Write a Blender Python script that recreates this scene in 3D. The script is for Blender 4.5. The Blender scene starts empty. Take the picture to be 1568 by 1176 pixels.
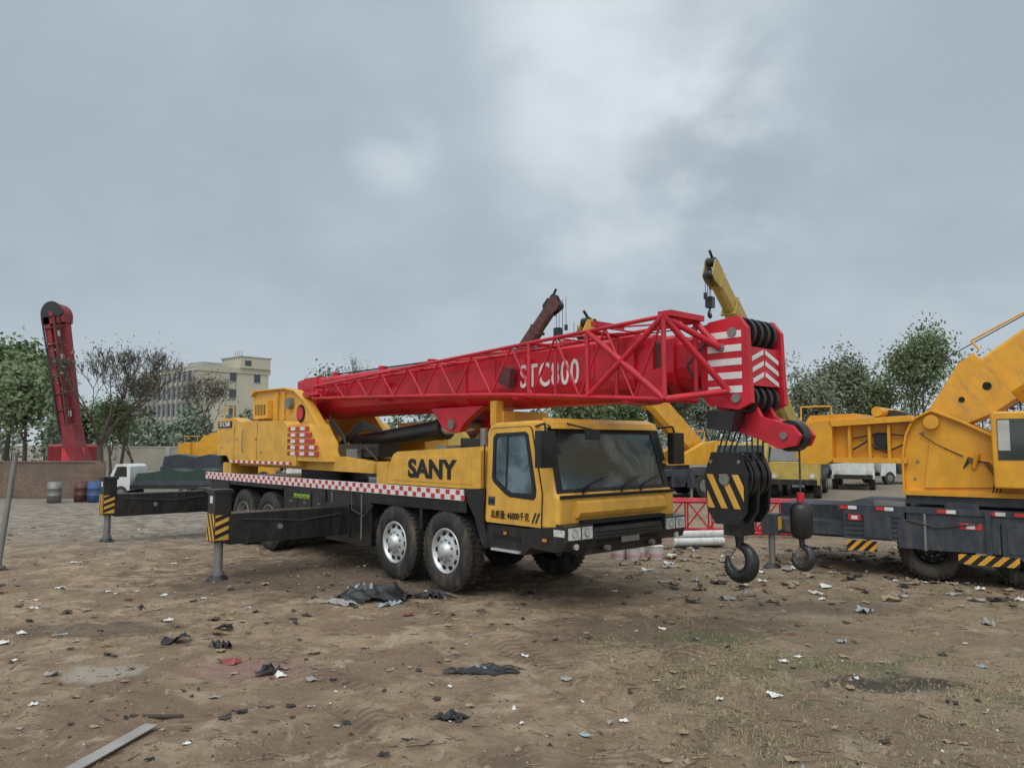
import bpy, bmesh, math, random
from mathutils import Vector, Matrix, noise
random.seed(7)
R=math.radians
scene=bpy.context.scene
# ------------------------------------------------------------------ materials
MATS={}
def nd(nt,t,**k):
    n=nt.nodes.new(t)
    for a,b in k.items():
        if a=='inp':
            for i,v in b.items(): n.inputs[i].default_value=v
        else: setattr(n,a,b)
    return n
def mix(nt,fac,a,b,bt='MIX'):
    m=nd(nt,'ShaderNodeMix',data_type='RGBA',blend_type=bt)
    for s,v in ((0,fac),(6,a),(7,b)):
        if isinstance(v,bpy.types.NodeSocket): nt.links.new(v,m.inputs[s])
        elif isinstance(v,(int,float)): m.inputs[s].default_value=v
        else: m.inputs[s].default_value=(*v,1)
    return m.outputs[2]
def ramp(nt,src,a,b,c=0.0,d=1.0):
    m=nd(nt,'ShaderNodeMapRange',inp={1:a,2:b,3:c,4:d}); m.interpolation_type='SMOOTHSTEP'
    nt.links.new(src,m.inputs[0]); return m.outputs[0]
def noi(nt,vec,scale,detail=4,rough=.55,dist=0):
    n=nd(nt,'ShaderNodeTexNoise',inp={'Scale':scale,'Detail':detail,'Roughness':rough,'Distortion':dist})
    if vec: nt.links.new(vec,n.inputs['Vector'])
    return n.outputs[0]
def math_(nt,op,a,b=0.0,c=None):
    m=nd(nt,'ShaderNodeMath',operation=op)
    for i,v in enumerate((a,b)):
        if isinstance(v,bpy.types.NodeSocket): nt.links.new(v,m.inputs[i])
        else: m.inputs[i].default_value=v
    return m.outputs[0]
def mat(name,col,rough=.5,metal=0,var=.15,scale=3,bump=0,bscale=30,dirt=0,dcol=(.24,.18,.12),coat=0,trans=0):
    m=bpy.data.materials.new(name); m.use_nodes=True; nt=m.node_tree
    p=nt.nodes['Principled BSDF']
    tc=nd(nt,'ShaderNodeTexCoord').outputs['Object']
    n1=noi(nt,tc,scale,4)
    c=mix(nt,ramp(nt,n1,.3,.7),tuple(x*(1-var) for x in col),tuple(min(1,x*(1+var*.6)) for x in col))
    if dirt:
        mp=nd(nt,'ShaderNodeMapping',inp={3:(1,1,.22)}); nt.links.new(tc,mp.inputs[0])
        n2=noi(nt,mp.outputs[0],scale*2.6,6,.72)
        sep=nd(nt,'ShaderNodeSeparateXYZ'); nt.links.new(tc,sep.inputs[0])
        low=ramp(nt,sep.outputs[2],2.2,.4,.35,1)
        f=math_(nt,'MULTIPLY',math_(nt,'MULTIPLY',ramp(nt,n2,.42,.75),low),dirt)
        c=mix(nt,f,c,dcol)
        rr=math_(nt,'ADD',math_(nt,'MULTIPLY',n2,.3),rough-.1); nt.links.new(rr,p.inputs['Roughness'])
    else: p.inputs['Roughness'].default_value=rough
    nt.links.new(c,p.inputs['Base Color'])
    p.inputs['Metallic'].default_value=metal
    p.inputs['Coat Weight'].default_value=coat
    if bump:
        b=nd(nt,'ShaderNodeBump',inp={'Strength':bump,'Distance':.02})
        nt.links.new(noi(nt,tc,bscale,4),b.inputs['Height']); nt.links.new(b.outputs[0],p.inputs['Normal'])
    MATS[name]=m; return m
mat('yellow_paint',(.70,.38,.05),.48,dirt=.65,var=.14,coat=.08)
mat('orange_paint',(.75,.36,.022),.48,dirt=.55,var=.12,coat=.08)
mat('dull_yellow_paint',(.46,.32,.07),.5,dirt=.4)
mat('red_paint',(.54,.010,.028),.42,dirt=.3,var=.2,coat=.12,dcol=(.22,.05,.04))
mat('dark_red_paint',(.24,.016,.025),.5,dirt=.3)
mat('brown_red_paint',(.10,.03,.03),.5,dirt=.3)
mat('black_paint',(.010,.011,.013),.38,dirt=.15,var=.3,coat=.15)
mat('slate_paint',(.035,.045,.062),.45,dirt=.35,var=.2)
mat('dark_green_tarp',(.02,.045,.035),.7,dirt=.3)
mat('white_paint',(.66,.66,.65),.4,dirt=.5,var=.1)
mat('tape_white',(.72,.72,.72),.35,dirt=.3,var=.08); mat('tape_red',(.55,.03,.03),.35,dirt=.3,var=.1)
mat('rubber',(.020,.020,.022),.75,bump=.4,bscale=60,dirt=.5,var=.2)
mat('aluminium',(.66,.67,.68),.35,metal=.5,dirt=.15,var=.1)
mat('steel',(.25,.25,.245),.5,metal=.6,dirt=.4)
mat('dark_hole',(.006,.006,.006),.8)  # flat near-black for openings, their inner shade put into the colour
mat('cable',(.035,.035,.035),.6)
mat('headlamp',(.70,.72,.70),.12,metal=.2,var=.3,scale=14,coat=.6)
mat('amber',(.7,.22,.02),.3)
mat('green_decal',(.35,.6,.05),.5); mat('black_decal',(.01,.01,.012),.4); mat('white_decal',(.78,.78,.78),.5,dirt=.2)
mat('glass',(.035,.045,.045),.05,var=.5,scale=1.6)
mat('interior',(.07,.076,.076),.7); mat('seat_fabric',(.035,.035,.04),.85); mat('curtain',(.45,.45,.43),.9)
mat('bark',(.085,.07,.055),.9,bump=.4)
mat('concrete_wall',(.36,.33,.27),.85,scale=.3,var=.2); mat('cream_wall',(.50,.46,.36),.85,scale=.12,var=.1)
mat('grey_wall',(.33,.33,.32),.85,scale=.2); mat('roof_metal',(.30,.32,.34),.6)
mat('far_window',(.05,.065,.08),.15)
mat('stone',(.29,.22,.155),.9,bump=.3); mat('clod',(.20,.135,.087),.95,bump=.3); mat('litter_white',(.68,.67,.64),.6); mat('litter_grey',(.30,.28,.26),.7)
mat('litter_black',(.014,.014,.016),.45,bump=.3); mat('litter_red',(.28,.06,.06),.6); mat('twig',(.06,.045,.035),.9)
mat('litter_blue',(.28,.33,.36),.5); mat('cardboard',(.32,.235,.15),.9)
mat('straw',(.38,.30,.17),.9); mat('weed',(.085,.13,.035),.8); mat('pink',(.60,.35,.38),.6); mat('blue_paint',(.03,.09,.25),.5,dirt=.3)
def glassmat():
    m=bpy.data.materials.new('clear_glass'); m.use_nodes=True; nt=m.node_tree; nt.nodes.remove(nt.nodes['Principled BSDF'])
    out=nt.nodes['Material Output']; tr=nd(nt,'ShaderNodeBsdfTransparent',inp={0:(.60,.70,.68,1)}); gl=nd(nt,'ShaderNodeBsdfGlossy',inp={'Roughness':.10,'Color':(.70,.88,1.0,1)})
    df=nd(nt,'ShaderNodeBsdfDiffuse',inp={0:(.27,.36,.39,1)}); fr=nd(nt,'ShaderNodeFresnel',inp={0:1.6})  # dust film made blue-grey and denser, painting a pale sheen into the glass
    tc=nd(nt,'ShaderNodeTexCoord').outputs['Object']
    m1=nd(nt,'ShaderNodeMixShader'); nt.links.new(ramp(nt,noi(nt,tc,1.2,5,.6,.8),.38,.66,.12,.5),m1.inputs[0]); nt.links.new(tr.outputs[0],m1.inputs[1]); nt.links.new(df.outputs[0],m1.inputs[2])
    m2=nd(nt,'ShaderNodeMixShader'); nt.links.new(fr.outputs[0],m2.inputs[0]); nt.links.new(m1.outputs[0],m2.inputs[1]); nt.links.new(gl.outputs[0],m2.inputs[2])
    nt.links.new(m2.outputs[0],out.inputs[0]); MATS['clear_glass']=m
glassmat()
def leafmat(name,a,b,sc):
    m=bpy.data.materials.new(name); m.use_nodes=True; nt=m.node_tree; p=nt.nodes['Principled BSDF']
    tc=nd(nt,'ShaderNodeTexCoord').outputs['Object']
    c=mix(nt,ramp(nt,noi(nt,tc,sc,3),.35,.65),a,b)
    c=mix(nt,ramp(nt,noi(nt,tc,sc*9,2),.3,.7,0,.6),c,tuple(x*1.6 for x in b))
    nt.links.new(c,p.inputs['Base Color']); p.inputs['Roughness'].default_value=.7
    MATS[name]=m
leafmat('leaf_green',(.035,.060,.025),(.085,.135,.045),.5)
leafmat('leaf_pale',(.075,.095,.05),(.14,.18,.085),.6)
leafmat('leaf_haze',(.09,.11,.085),(.15,.18,.12),.12)
leafmat('leaf_grey',(.08,.09,.06),(.14,.155,.10),.4)
def brick():
    m=bpy.data.materials.new('brick'); m.use_nodes=True; nt=m.node_tree; p=nt.nodes['Principled BSDF']
    tc=nd(nt,'ShaderNodeTexCoord').outputs['Object']
    mp=nd(nt,'ShaderNodeMapping',inp={2:(R(90),0,0)}); nt.links.new(tc,mp.inputs[0])
    b=nd(nt,'ShaderNodeTexBrick',inp={'Color1':(.15,.085,.06,1),'Color2':(.22,.14,.10,1),'Mortar':(.24,.21,.18,1),'Scale':4,'Mortar Size':.015})
    nt.links.new(mp.outputs[0],b.inputs[0])
    c=mix(nt,ramp(nt,noi(nt,tc,.8,5),.35,.65),b.outputs[0],(.13,.10,.08))
    nt.links.new(c,p.inputs['Base Color']); p.inputs['Roughness'].default_value=.9; MATS['brick']=m
brick()
# ------------------------------------------------------------------ mesh helper
def link(o,parent=None):
    scene.collection.objects.link(o)
    if parent: o.parent=parent
    return o
def empty(name,loc=(0,0,0),rz=0):
    e=bpy.data.objects.new(name,None); e.location=loc; e.rotation_euler=(0,0,rz); e.empty_display_size=.3
    return link(e)
class G:
    def __init__(s): s.v=[];s.f=[];s.m=[];s.sm=[]
    def add(s,vs,fs,m,sm=False):
        o=len(s.v); s.v+= [tuple(x) for x in vs]
        for f in fs: s.f.append(tuple(i+o for i in f)); s.m.append(m); s.sm.append(sm)
    def box(s,x0,x1,y0,y1,z0,z1,m):
        s.add([(x,y,z) for x in(x0,x1) for y in(y0,y1) for z in(z0,z1)],
          [(0,1,3,2),(4,6,7,5),(0,4,5,1),(2,3,7,6),(0,2,6,4),(1,5,7,3)],m)
    def prism(s,poly,y0,y1,m,sm=False):
        n=len(poly)
        vs=[(x,y0,z) for x,z in poly]+[(x,y1,z) for x,z in poly]
        s.add(vs,[tuple(range(n)),tuple(range(2*n-1,n-1,-1))]+[(i,(i+1)%n,n+(i+1)%n,n+i) for i in range(n)],m)
    def xprism(s,poly,x0,x1,m,sm=False):
        n=len(poly)
        vs=[(x0,y,z) for y,z in poly]+[(x1,y,z) for y,z in poly]
        s.add(vs,[tuple(range(n)),tuple(range(2*n-1,n-1,-1))]+[(i,(i+1)%n,n+(i+1)%n,n+i) for i in range(n)],m)
    def slab(s,pts,nrm,t,m):
        pts=[Vector(p) for p in pts]; nv=Vector(nrm).normalized()*t; n=len(pts)
        vs=pts+[p+nv for p in pts]
        fs=[tuple(range(n)),tuple(range(2*n-1,n-1,-1))]+[(i,(i+1)%n,n+(i+1)%n,n+i) for i in range(n)]
        s.add(vs,fs,m)
    def cyl(s,p0,p1,r,m,n=12,r2=None,sm=True,caps=True):
        p0=Vector(p0);p1=Vector(p1);d=(p1-p0)
        if d.length<1e-6:return
        d.normalize(); a=d.orthogonal().normalized(); b=d.cross(a); r2=r if r2 is None else r2
        vs=[p0+(a*math.cos(2*math.pi*i/n)+b*math.sin(2*math.pi*i/n))*r for i in range(n)]
        vs+=[p1+(a*math.cos(2*math.pi*i/n)+b*math.sin(2*math.pi*i/n))*r2 for i in range(n)]
        s.add(vs,[(i,(i+1)%n,n+(i+1)%n,n+i) for i in range(n)],m,sm)
        if caps: s.add(vs,[tuple(range(n-1,-1,-1)),tuple(range(n,2*n))],m)
    def path(s,pts,r,m,n=8):
        for a,b in zip(pts,pts[1:]): s.cyl(a,b,r,m,n)
    def sweep(s,pts,rad,m,n=14,ref=(0,1,0)):
        pts=[Vector(p) for p in pts]; ref=Vector(ref); vs=[]; k=len(pts)
        for i,p in enumerate(pts):
            t=(pts[min(k-1,i+1)]-pts[max(0,i-1)]).normalized(); b=t.cross(ref).normalized()
            for j in range(n):
                a=2*math.pi*j/n; vs.append(p+(ref*math.cos(a)+b*math.sin(a))*rad[i])
        fs=[(i*n+j,i*n+(j+1)%n,(i+1)*n+(j+1)%n,(i+1)*n+j) for i in range(k-1) for j in range(n)]
        fs+=[tuple(range(n)),tuple(range((k-1)*n,k*n))]
        s.add(vs,fs,m,True)
    def lathe(s,prof,c,ax,m,n=48,ang=0):
        c=Vector(c);ax=Vector(ax).normalized();a=ax.orthogonal().normalized();b=ax.cross(a);k=len(prof)
        vs=[]
        for i in range(n):
            w=2*math.pi*i/n; e=a*math.cos(w)+b*math.sin(w)
            for r,t in prof: vs.append(c+e*r+ax*t)
        fs=[]
        for i in range(n):
            j=(i+1)%n
            for q in range(k-1): fs.append((i*k+q,i*k+q+1,j*k+q+1,j*k+q))
        s.add(vs,fs,m,True)
    def build(s,name,parent=None,bevel=0,seg=2,recalc=True):
        me=bpy.data.meshes.new(name); me.from_pydata(s.v,[],s.f)
        keys=[]
        for k in s.m:
            if k not in keys: keys.append(k)
        for k in keys: me.materials.append(MATS[k])
        ix={k:i for i,k in enumerate(keys)}
        me.polygons.foreach_set('material_index',[ix[k] for k in s.m])
        me.polygons.foreach_set('use_smooth',s.sm)
        if recalc:
            bm=bmesh.new(); bm.from_mesh(me); bmesh.ops.recalc_face_normals(bm,faces=bm.faces); bm.to_mesh(me); bm.free()
        o=bpy.data.objects.new(name,me); link(o,parent)
        if bevel:
            b=o.modifiers.new('bevel','BEVEL'); b.width=bevel; b.segments=seg; b.limit_method='ANGLE'; b.angle_limit=R(40)
        return o
def cut(o,cutters,fn=None):
    for c in cutters:
        b=o.modifiers.new('cut','BOOLEAN'); b.operation='DIFFERENCE'; b.solver='EXACT'; b.object=c
        try: b.material_mode='TRANSFER'
        except Exception: pass
    bpy.context.view_layer.update(); dg=bpy.context.evaluated_depsgraph_get()
    me=bpy.data.meshes.new_from_object(o.evaluated_get(dg)); o.modifiers.clear(); o.data=me
    if fn:
        for v in me.vertices: v.co=fn(v.co)
def text(name,parent,body,loc,size,m,rot=(90,0,0),sx=1,off=0,ext=.004,align='CENTER',sp=1):
    c=bpy.data.curves.new(name,'FONT'); c.body=body; c.size=size; c.extrude=ext; c.offset=off; c.align_x=align; c.align_y='CENTER'; c.space_character=sp
    c.materials.append(MATS[m]); o=bpy.data.objects.new(name,c); o.location=loc; o.rotation_euler=[R(a) for a in rot]; o.scale=(sx,1,1)
    return link(o,parent)
def wheel(g,x,y,z,Rr,W,side,rim='aluminium',dish=0,detail=True):
    ax=(0,-side,0)
    c=(x,y,z)
    g.lathe([(.57*Rr,.03),(.60*Rr,.005),(.70*Rr,-.012),(.84*Rr,-.008),(.92*Rr,.008),(.975*Rr,.03),(Rr,.055),(Rr,W-.055),(.93*Rr,W-.01),(.6*Rr,W)],c,ax,'rubber',56)
    iv=Vector(ax)
    if detail:
        for i in range(44):
            w=2*math.pi*i/44
            for t0,t1,dw in ((.035,W*.42,.03),(W*.58,W-.035,-.03)):
                pts=[]
                for t,ww in ((t0,w),(t1,w+dw),(t1,w+dw+.085),(t0,w+.085)):
                    pts.append(Vector(c)+Vector((math.cos(ww),0,math.sin(ww)))*(Rr-.008)+iv*t)
                n=Vector((math.cos(w+.04),0,math.sin(w+.04)))
                g.slab(pts,n,.022,'rubber')
    g.lathe([(.58*Rr,.03),(.565*Rr,.0),(.53*Rr,.01),(.51*Rr,.05+dish),(.47*Rr,.07+dish),(.36*Rr,.03+dish),(.27*Rr,.02+dish),(.25*Rr,.02+dish),(.20*Rr,-.02),(.17*Rr,-.06),(.10*Rr,-.075),(0.001,-.075)],c,ax,rim,40)
    for i in range(10):
        w=2*math.pi*i/10; e=Vector((math.cos(w),0,math.sin(w)))
        p=Vector(c)+e*.425*Rr+iv*(.045+dish)
        g.cyl(p-iv*.004,p+iv*.03,.042,'dark_hole',14)  # solid black plugs stand in for the shade inside rim holes
        w+=.31; e=Vector((math.cos(w),0,math.sin(w))); p=Vector(c)+e*.275*Rr+iv*(.02+dish)
        g.cyl(p-iv*.03,p,.016,'steel',6,sm=False)
def hazard(g,x0,x1,y,z0,z1,n=4,ny=-1,c1='black_decal',c2='yellow_paint',slant=.5):
    t=.006
    g.slab([(x0,y,z0),(x1,y,z0),(x1,y,z1),(x0,y,z1)],(0,ny,0),t,c1)
    def clip(poly,a,b,keep):
        out=[]
        for i in range(len(poly)):
            p,q=poly[i],poly[(i+1)%len(poly)]
            fp=(a(p)-b)*keep; fq=(a(q)-b)*keep
            if fp>=0: out.append(p)
            if (fp>=0)!=(fq>=0):
                k=fp/(fp-fq); out.append((p[0]+(q[0]-p[0])*k,p[1]+(q[1]-p[1])*k))
        return out
    f=lambda p:p[0]+slant*p[1]
    vals=[f(p) for p in((x0,z0),(x1,z0),(x1,z1),(x0,z1))]; lo,hi=min(vals),max(vals); st=(hi-lo)/n
    for i in range(n):
        a=lo+st*(i+.1); b=a+st*.5
        poly=[(x0,z0),(x1,z0),(x1,z1),(x0,z1)]
        poly=clip(poly,f,a,1)
        if len(poly)>2: poly=clip(poly,f,b,-1)
        if len(poly)>2: g.slab([(p[0],y+ny*t,p[1]) for p in poly],(0,ny,0),.003,c2)
# ------------------------------------------------------------------ MAIN TRUCK CRANE
T=empty('truck_crane',(-.064,13.19,0),R(-48))
g=G() # chassis
g.box(-10.3,2.0,-.45,.45,.72,1.3,'black_paint')
g.box(-10.15,.45,-1.33,1.33,1.44,1.50,'black_paint')
g.box(-9.9,-8.75,-1.30,1.30,.90,1.44,'black_paint')
g.box(-5.75,-3.95,-1.31,-.6,.66,1.44,'black_paint')
g.box(-5.5,-3.95,.6,1.31,.70,1.44,'black_paint')
g.box(-3.9,-2.25,-1.30,-.5,.46,1.44,'black_paint')
g.box(-3.85,-2.95,-1.35,1.35,.56,1.18,'black_paint')
g.box(-10.65,-9.75,-1.35,1.35,.58,1.18,'black_paint')
g.box(-2.3,.5,-1.31,-1.24,1.24,1.44,'black_paint')
g.box(-2.3,.5,-1.24,1.3,1.36,1.44,'black_paint')
g.cyl((-2.9,-1.0,.8),(-2.2,-1.0,.8),.24,'black_paint',20)
g.prism([(.35,1.5),(.47,1.5),(.72,1.2),(.86,.86),(.95,.76),(1.02,.76),(1.02,.9),(.93,1.13),(.93,1.62),(.35,1.62)],-1.33,-.5,'black_paint')
for xx in (0,-1.45,-6.5,-7.85): g.cyl((xx,-1.0,.62),(xx,1.0,.62),.11,'black_paint',14); g.lathe([(.0,-.25),(.2,-.2),(.27,0),(.2,.2),(.0,.25)],(xx,0,.62),(0,1,0),'black_paint',16)
for xx in (-5.6,-5.0,-4.4): g.box(xx,xx+.5,-1.325,-1.31,.9,1.34,'black_paint'); g.box(xx+.2,xx+.3,-1.34,-1.325,1.1,1.13,'steel')
g.box(-8.7,-5.8,-1.30,-1.27,1.33,1.44,'black_paint')
for xx in(-3.7,-2.6): g.box(xx,xx+.04,-1.312,-1.30,.55,1.4,'steel')
g.cyl((-4.0,-1.36,1.3),(-3.95,-1.36,.9),.012,'cable',6); g.path([(-2.9,-1.32,1.4),(-2.8,-1.38,1.1),(-2.4,-1.37,1.0),(-2.2,-1.3,1.2)],.015,'cable',6)
for xx in(-.72,): g.box(xx-.04,xx+.04,-1.30,-1.0,.9,1.4,'black_paint')
g.build('chassis',T,.012)
g=G()
x=-10.12
g.box(-10.15,.47,-1.345,-1.33,1.43,1.60,'tape_white')
while x<.35:
    g.box(x,x+.10,-1.351,-1.345,1.52,1.59,'tape_red'); g.box(x+.13,x+.23,-1.351,-1.345,1.44,1.51,'tape_red')
    x+=.26
g.build('reflective_strip',T)
g=G()
for xx in (0,-1.45):
    wheel(g,xx,-1.34,.62,.62,.33,-1); wheel(g,xx,1.34,.62,.62,.33,1)
g.build('front_wheels',T)
g=G()
for xx in (-6.5,-7.85):
    for sd in(-1,1):
        wheel(g,xx,sd*1.32,.62,.62,.29,sd,rim='steel',dish=.12); wheel(g,xx,sd*.98,.62,.62,.29,sd,rim='steel',dish=.12,detail=False)
g.build('rear_wheels',T)
g=G()
for xx in (-3.4,-10.2):
    for sd in (-1,1):
        a,b=(sd*1.35,sd*3.5)
        g.box(xx-.22,xx+.22,min(a,b),max(a,b),.60,1.12,'black_paint')
        yc=sd*3.6
        g.box(xx-.16,xx+.16,yc-.14,yc+.14,.64,1.5,'black_paint')
        g.box(xx-.19,xx+.19,yc-.17,yc+.17,1.47,1.53,'black_paint')
        if sd<0: hazard(g,xx-.17,xx+.17,yc-.141,.66,1.12,4); g.box(xx-.05,xx+.06,yc-.15,yc-.141,1.3,1.42,'tape_white')
        g.cyl((xx,yc,.08),(xx,yc,.66),.075,'steel',16)
        g.cyl((xx,yc,.0),(xx,yc,.08),.2,'black_paint',20,r2=.12)
        g.cyl((xx,yc,.08),(xx,yc,.16),.1,'steel',16)
        g.box(xx+.16,xx+.168,yc-.13,yc+.13,.68,1.1,'yellow_paint')
        for q in range(3):
            z=.70+q*.14
            g.slab([(xx+.168,yc-.13,z),(xx+.168,yc+.13,z+.1),(xx+.168,yc+.13,z+.17),(xx+.168,yc-.13,z+.07)],(1,0,0),.004,'black_decal')
        g.path([(xx+.235,sd*1.4,1.0),(xx+.24,sd*2.2,.93),(xx+.235,sd*3.3,1.02)],.013,'cable',6)
        g.cyl((xx+.22,sd*2.6,.85),(xx+.235,sd*2.6,.85),.05,'steel',14)
g.build('outriggers',T,.012)
# cab : hollow shell with real openings
taperf=lambda v:Vector((v[0],v[1]*(1-max(0,v[2]-1.13)*.035),v[2]))
nrm=Vector((.9623,0,.272)).normalized()
def fp(z,y,off=0):
    xx=2.40+(1.64-z)*.2826; return Vector((xx,y,z))+nrm*off
g=G(); g.prism([(.92,1.13),(.92,2.50),(.98,2.58),(1.10,2.62),(1.95,2.64),(2.08,2.62),(2.14,2.56),(2.40,1.64),(2.47,1.57),(2.48,1.22),(2.44,1.13)],-1.31,1.31,'yellow_paint')
shell=g.build('cab_shell',T,.05,3)
g=G(); g.prism([(1.0,1.2),(1.0,2.50),(1.08,2.54),(1.98,2.56),(2.06,2.50),(2.32,1.60),(2.34,1.2)],-1.24,1.24,'interior'); c1=g.build('cutter',T)
a=fp(1.66,0,-.25);b=fp(2.47,0,-.25);c_=fp(2.47,0,.25);e=fp(1.66,0,.25)
g=G(); g.prism([(a.x,a.z),(b.x,b.z),(c_.x,c_.z),(e.x,e.z)],-1.17,1.17,'black_decal'); c2=g.build('cutter',T)
win=[(1.16,1.82),(1.16,2.37),(1.19,2.41),(1.76,2.43),(1.80,2.40),(1.98,1.66),(1.96,1.60),(1.53,1.60),(1.43,1.64),(1.19,1.78)]
g=G(); g.prism(win,-1.6,1.6,'black_decal'); c3=g.build('cutter',T)
g=G(); g.prism([(1.0,1.14),(1.0,2.50),(1.06,2.54),(1.86,2.56),(1.92,2.52),(2.17,1.62),(2.17,1.14)],-1.322,-1.305,'black_decal'); s1=g.build('door_seam',T)
g=G(); g.prism([(1.012,1.152),(1.012,2.49),(1.07,2.528),(1.85,2.548),(1.908,2.51),(2.158,1.615),(2.158,1.152)],-1.333,-1.315,'yellow_paint'); s2=g.build('door_panel',T)
g=G(); g.prism([(1.10,1.80),(1.10,2.40),(1.16,2.46),(1.80,2.48),(1.86,2.44),(2.06,1.66),(2.05,1.56),(2.0,1.52),(1.50,1.54),(1.40,1.58),(1.14,1.74)],-1.339,-1.325,'black_decal'); s3=g.build('door_window_frame',T)
cut(shell,[c1,c2,c3],taperf)
for s_ in(s1,s2,s3): cut(s_,[c3],taperf)
for c_ in(c1,c2,c3): bpy.data.objects.remove(c_)
d=G()
d.prism(win,-1.322,-1.317,'clear_glass'); d.prism(win,1.300,1.305,'clear_glass')
d.box(1.40,1.425,-1.336,-1.31,1.64,2.42,'black_decal')
d.box(1.05,1.17,-1.352,-1.332,1.44,1.50,'black_decal'); d.box(1.03,1.19,-1.337,-1.332,1.40,1.53,'interior')
def strip(z0,z1,ya0,ya1,yb0,yb1,m='black_decal',o=0,t=.012): d.slab([fp(z0,ya0,o),fp(z0,ya1,o),fp(z1,yb1,o),fp(z1,yb0,o)],nrm,t,m)
strip(1.60,1.675,-1.28,1.28,-1.28,1.28); strip(2.455,2.53,-1.26,1.26,-1.26,1.26)
strip(1.675,2.455,-1.28,-1.16,-1.26,-1.15); strip(1.675,2.455,1.16,1.28,1.15,1.26)
strip(1.66,2.47,-1.19,1.19,-1.17,1.17,'clear_glass',-.012,.005)
strip(2.35,2.455,-1.15,1.15,-1.15,1.15,'interior',-.03,.004)
d.prism([(2.02,2.615),(2.20,2.56),(2.23,2.51),(2.26,2.52),(2.22,2.61),(2.06,2.67)],-1.24,1.24,'yellow_paint')
for yy in (-.95,-.1,.35):
    a=fp(1.62,yy,.04); b=fp(1.82,yy+.75,.04)
    d.cyl(a,b,.011,'black_decal',6); m=(a+b)/2; d.cyl(fp(1.60,yy+.15,.04),m,.013,'black_decal',6)
d.prism([(2.47,1.53),(2.55,1.49),(2.575,1.36),(2.53,1.29),(2.47,1.29)],-.98,.98,'yellow_paint')
d.box(2.47,2.50,-1.29,1.29,1.555,1.60,'black_decal')
d.box(2.475,2.60,-.9,.9,1.20,1.25,'dark_hole')
for sd in(-1,1): d.box(2.47,2.482,sd*1.17-.10,sd*1.17+.10,1.25,1.54,'yellow_paint')
d.v=[tuple(taperf(v)) for v in d.v]
d.build('cab_glass_and_trim',T,.003,1)
g=G()
g.prism([(2.02,1.25),(2.02,1.60),(2.12,1.68),(2.30,1.62),(2.33,1.25)],-1.2,1.2,'interior')
for yy in(-.65,.62):
    g.box(1.2,1.75,yy-.27,yy+.27,1.25,1.62,'seat_fabric'); g.prism([(1.12,1.6),(1.08,2.25),(1.2,2.28),(1.32,1.6)],yy-.26,yy+.26,'seat_fabric'); g.box(1.08,1.2,yy-.13,yy+.13,2.28,2.42,'seat_fabric')
pts=[Vector((1.95+.10*math.sin(R(a))*1,.62+.24*math.cos(R(a)),1.80+.2*math.sin(R(a)))) for a in range(0,361,20)]
g.path(pts,.015,'black_decal',6); g.cyl((1.95,.62,1.8),(2.1,.62,1.6),.03,'black_decal')
g.box(1.01,1.03,-1.1,1.1,1.7,2.4,'litter_grey'); g.box(2.1,2.2,-.3,.1,1.66,1.74,'litter_grey'); g.box(1.2,1.7,-.28,.25,1.25,1.5,'interior')
g.build('cab_interior',T,.03)
text('door_lettering',T,'总质量: 46000千克',(1.52,-1.334,1.27),.13,'black_decal',sx=.80,off=0)
g=G()
g.slab([(1.98,-1.33,1.2),(2.01,-1.33,1.2),(2.08,-1.33,1.35),(2.05,-1.33,1.35)],(0,-1,0),.006,'black_decal')
g.slab([(2.05,-1.33,1.2),(2.08,-1.33,1.2),(2.15,-1.33,1.35),(2.12,-1.33,1.35)],(0,-1,0),.006,'black_decal')
g.prism([(1.9,.86),(2.45,.84),(2.60,.88),(2.64,1.0),(2.61,1.14),(2.50,1.19),(1.9,1.12)],-1.33,1.33,'black_paint')
g.box(2.0,2.56,-.85,.85,.78,.88,'black_paint')
for sd in(-1,1):
    y0,y1=sorted((sd*.7,sd*1.32)); g.prism([(.98,.80),(1.02,1.12),(1.9,1.12),(1.95,.86),(1.8,.74),(1.2,.74)],y0,y1,'black_paint')
    y0,y1=sorted((sd*.80,sd*1.325)); g.prism([(2.45,.99),(2.655,.99),(2.655,1.20),(2.45,1.22)],y0,y1,'black_paint')
g.build('bumper_and_steps',T,.02)
g=G()
g.box(1.15,1.75,-1.37,-1.2,.76,.79,'aluminium'); g.box(1.15,1.75,-1.33,-1.32,.93,.99,'dark_hole')
for sd in(-1,1):
    y0,y1=sorted((sd*.83,sd*1.30)); g.box(2.655,2.668,y0,y1,1.02,1.18,'headlamp'); g.box(2.668,2.672,y0,y1,1.012,1.02,'steel')
    y0,y1=sorted((sd*1.05,sd*1.065)); g.box(2.668,2.674,y0,y1,1.02,1.18,'black_decal')
    for yy in(.94,1.18): g.cyl((2.664,sd*yy,1.10),(2.673,sd*yy,1.10),.055,'steel',20); g.cyl((2.673,sd*yy,1.10),(2.678,sd*yy,1.10),.045,'headlamp',20)
    y0,y1=sorted((sd*1.325,sd*1.338)); g.box(2.42,2.62,y0,y1,1.06,1.15,'headlamp')
    g.cyl((2.55,sd*1.12,.92),(2.645,sd*1.12,.92),.042,'headlamp',14)
    y0,y1=sorted((sd*1.33,sd*1.34)); g.box(2.2,2.28,y0,y1,.97,1.01,'amber'); g.box(1.4,1.46,y0,y1,1.0,1.04,'amber')
for z in(.93,.98,1.03,1.08): g.box(2.60,2.648,-.7,.7,z,z+.012,'dark_hole')
g.box(2.645,2.65,-.2,.2,.91,.99,'steel')
g.cyl((2.6,-.5,.86),(2.68,-.5,.86),.04,'steel'); g.cyl((2.6,.5,.86),(2.68,.5,.86),.04,'steel')
g.build('lamps_and_fittings',T)
g=G()
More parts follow.
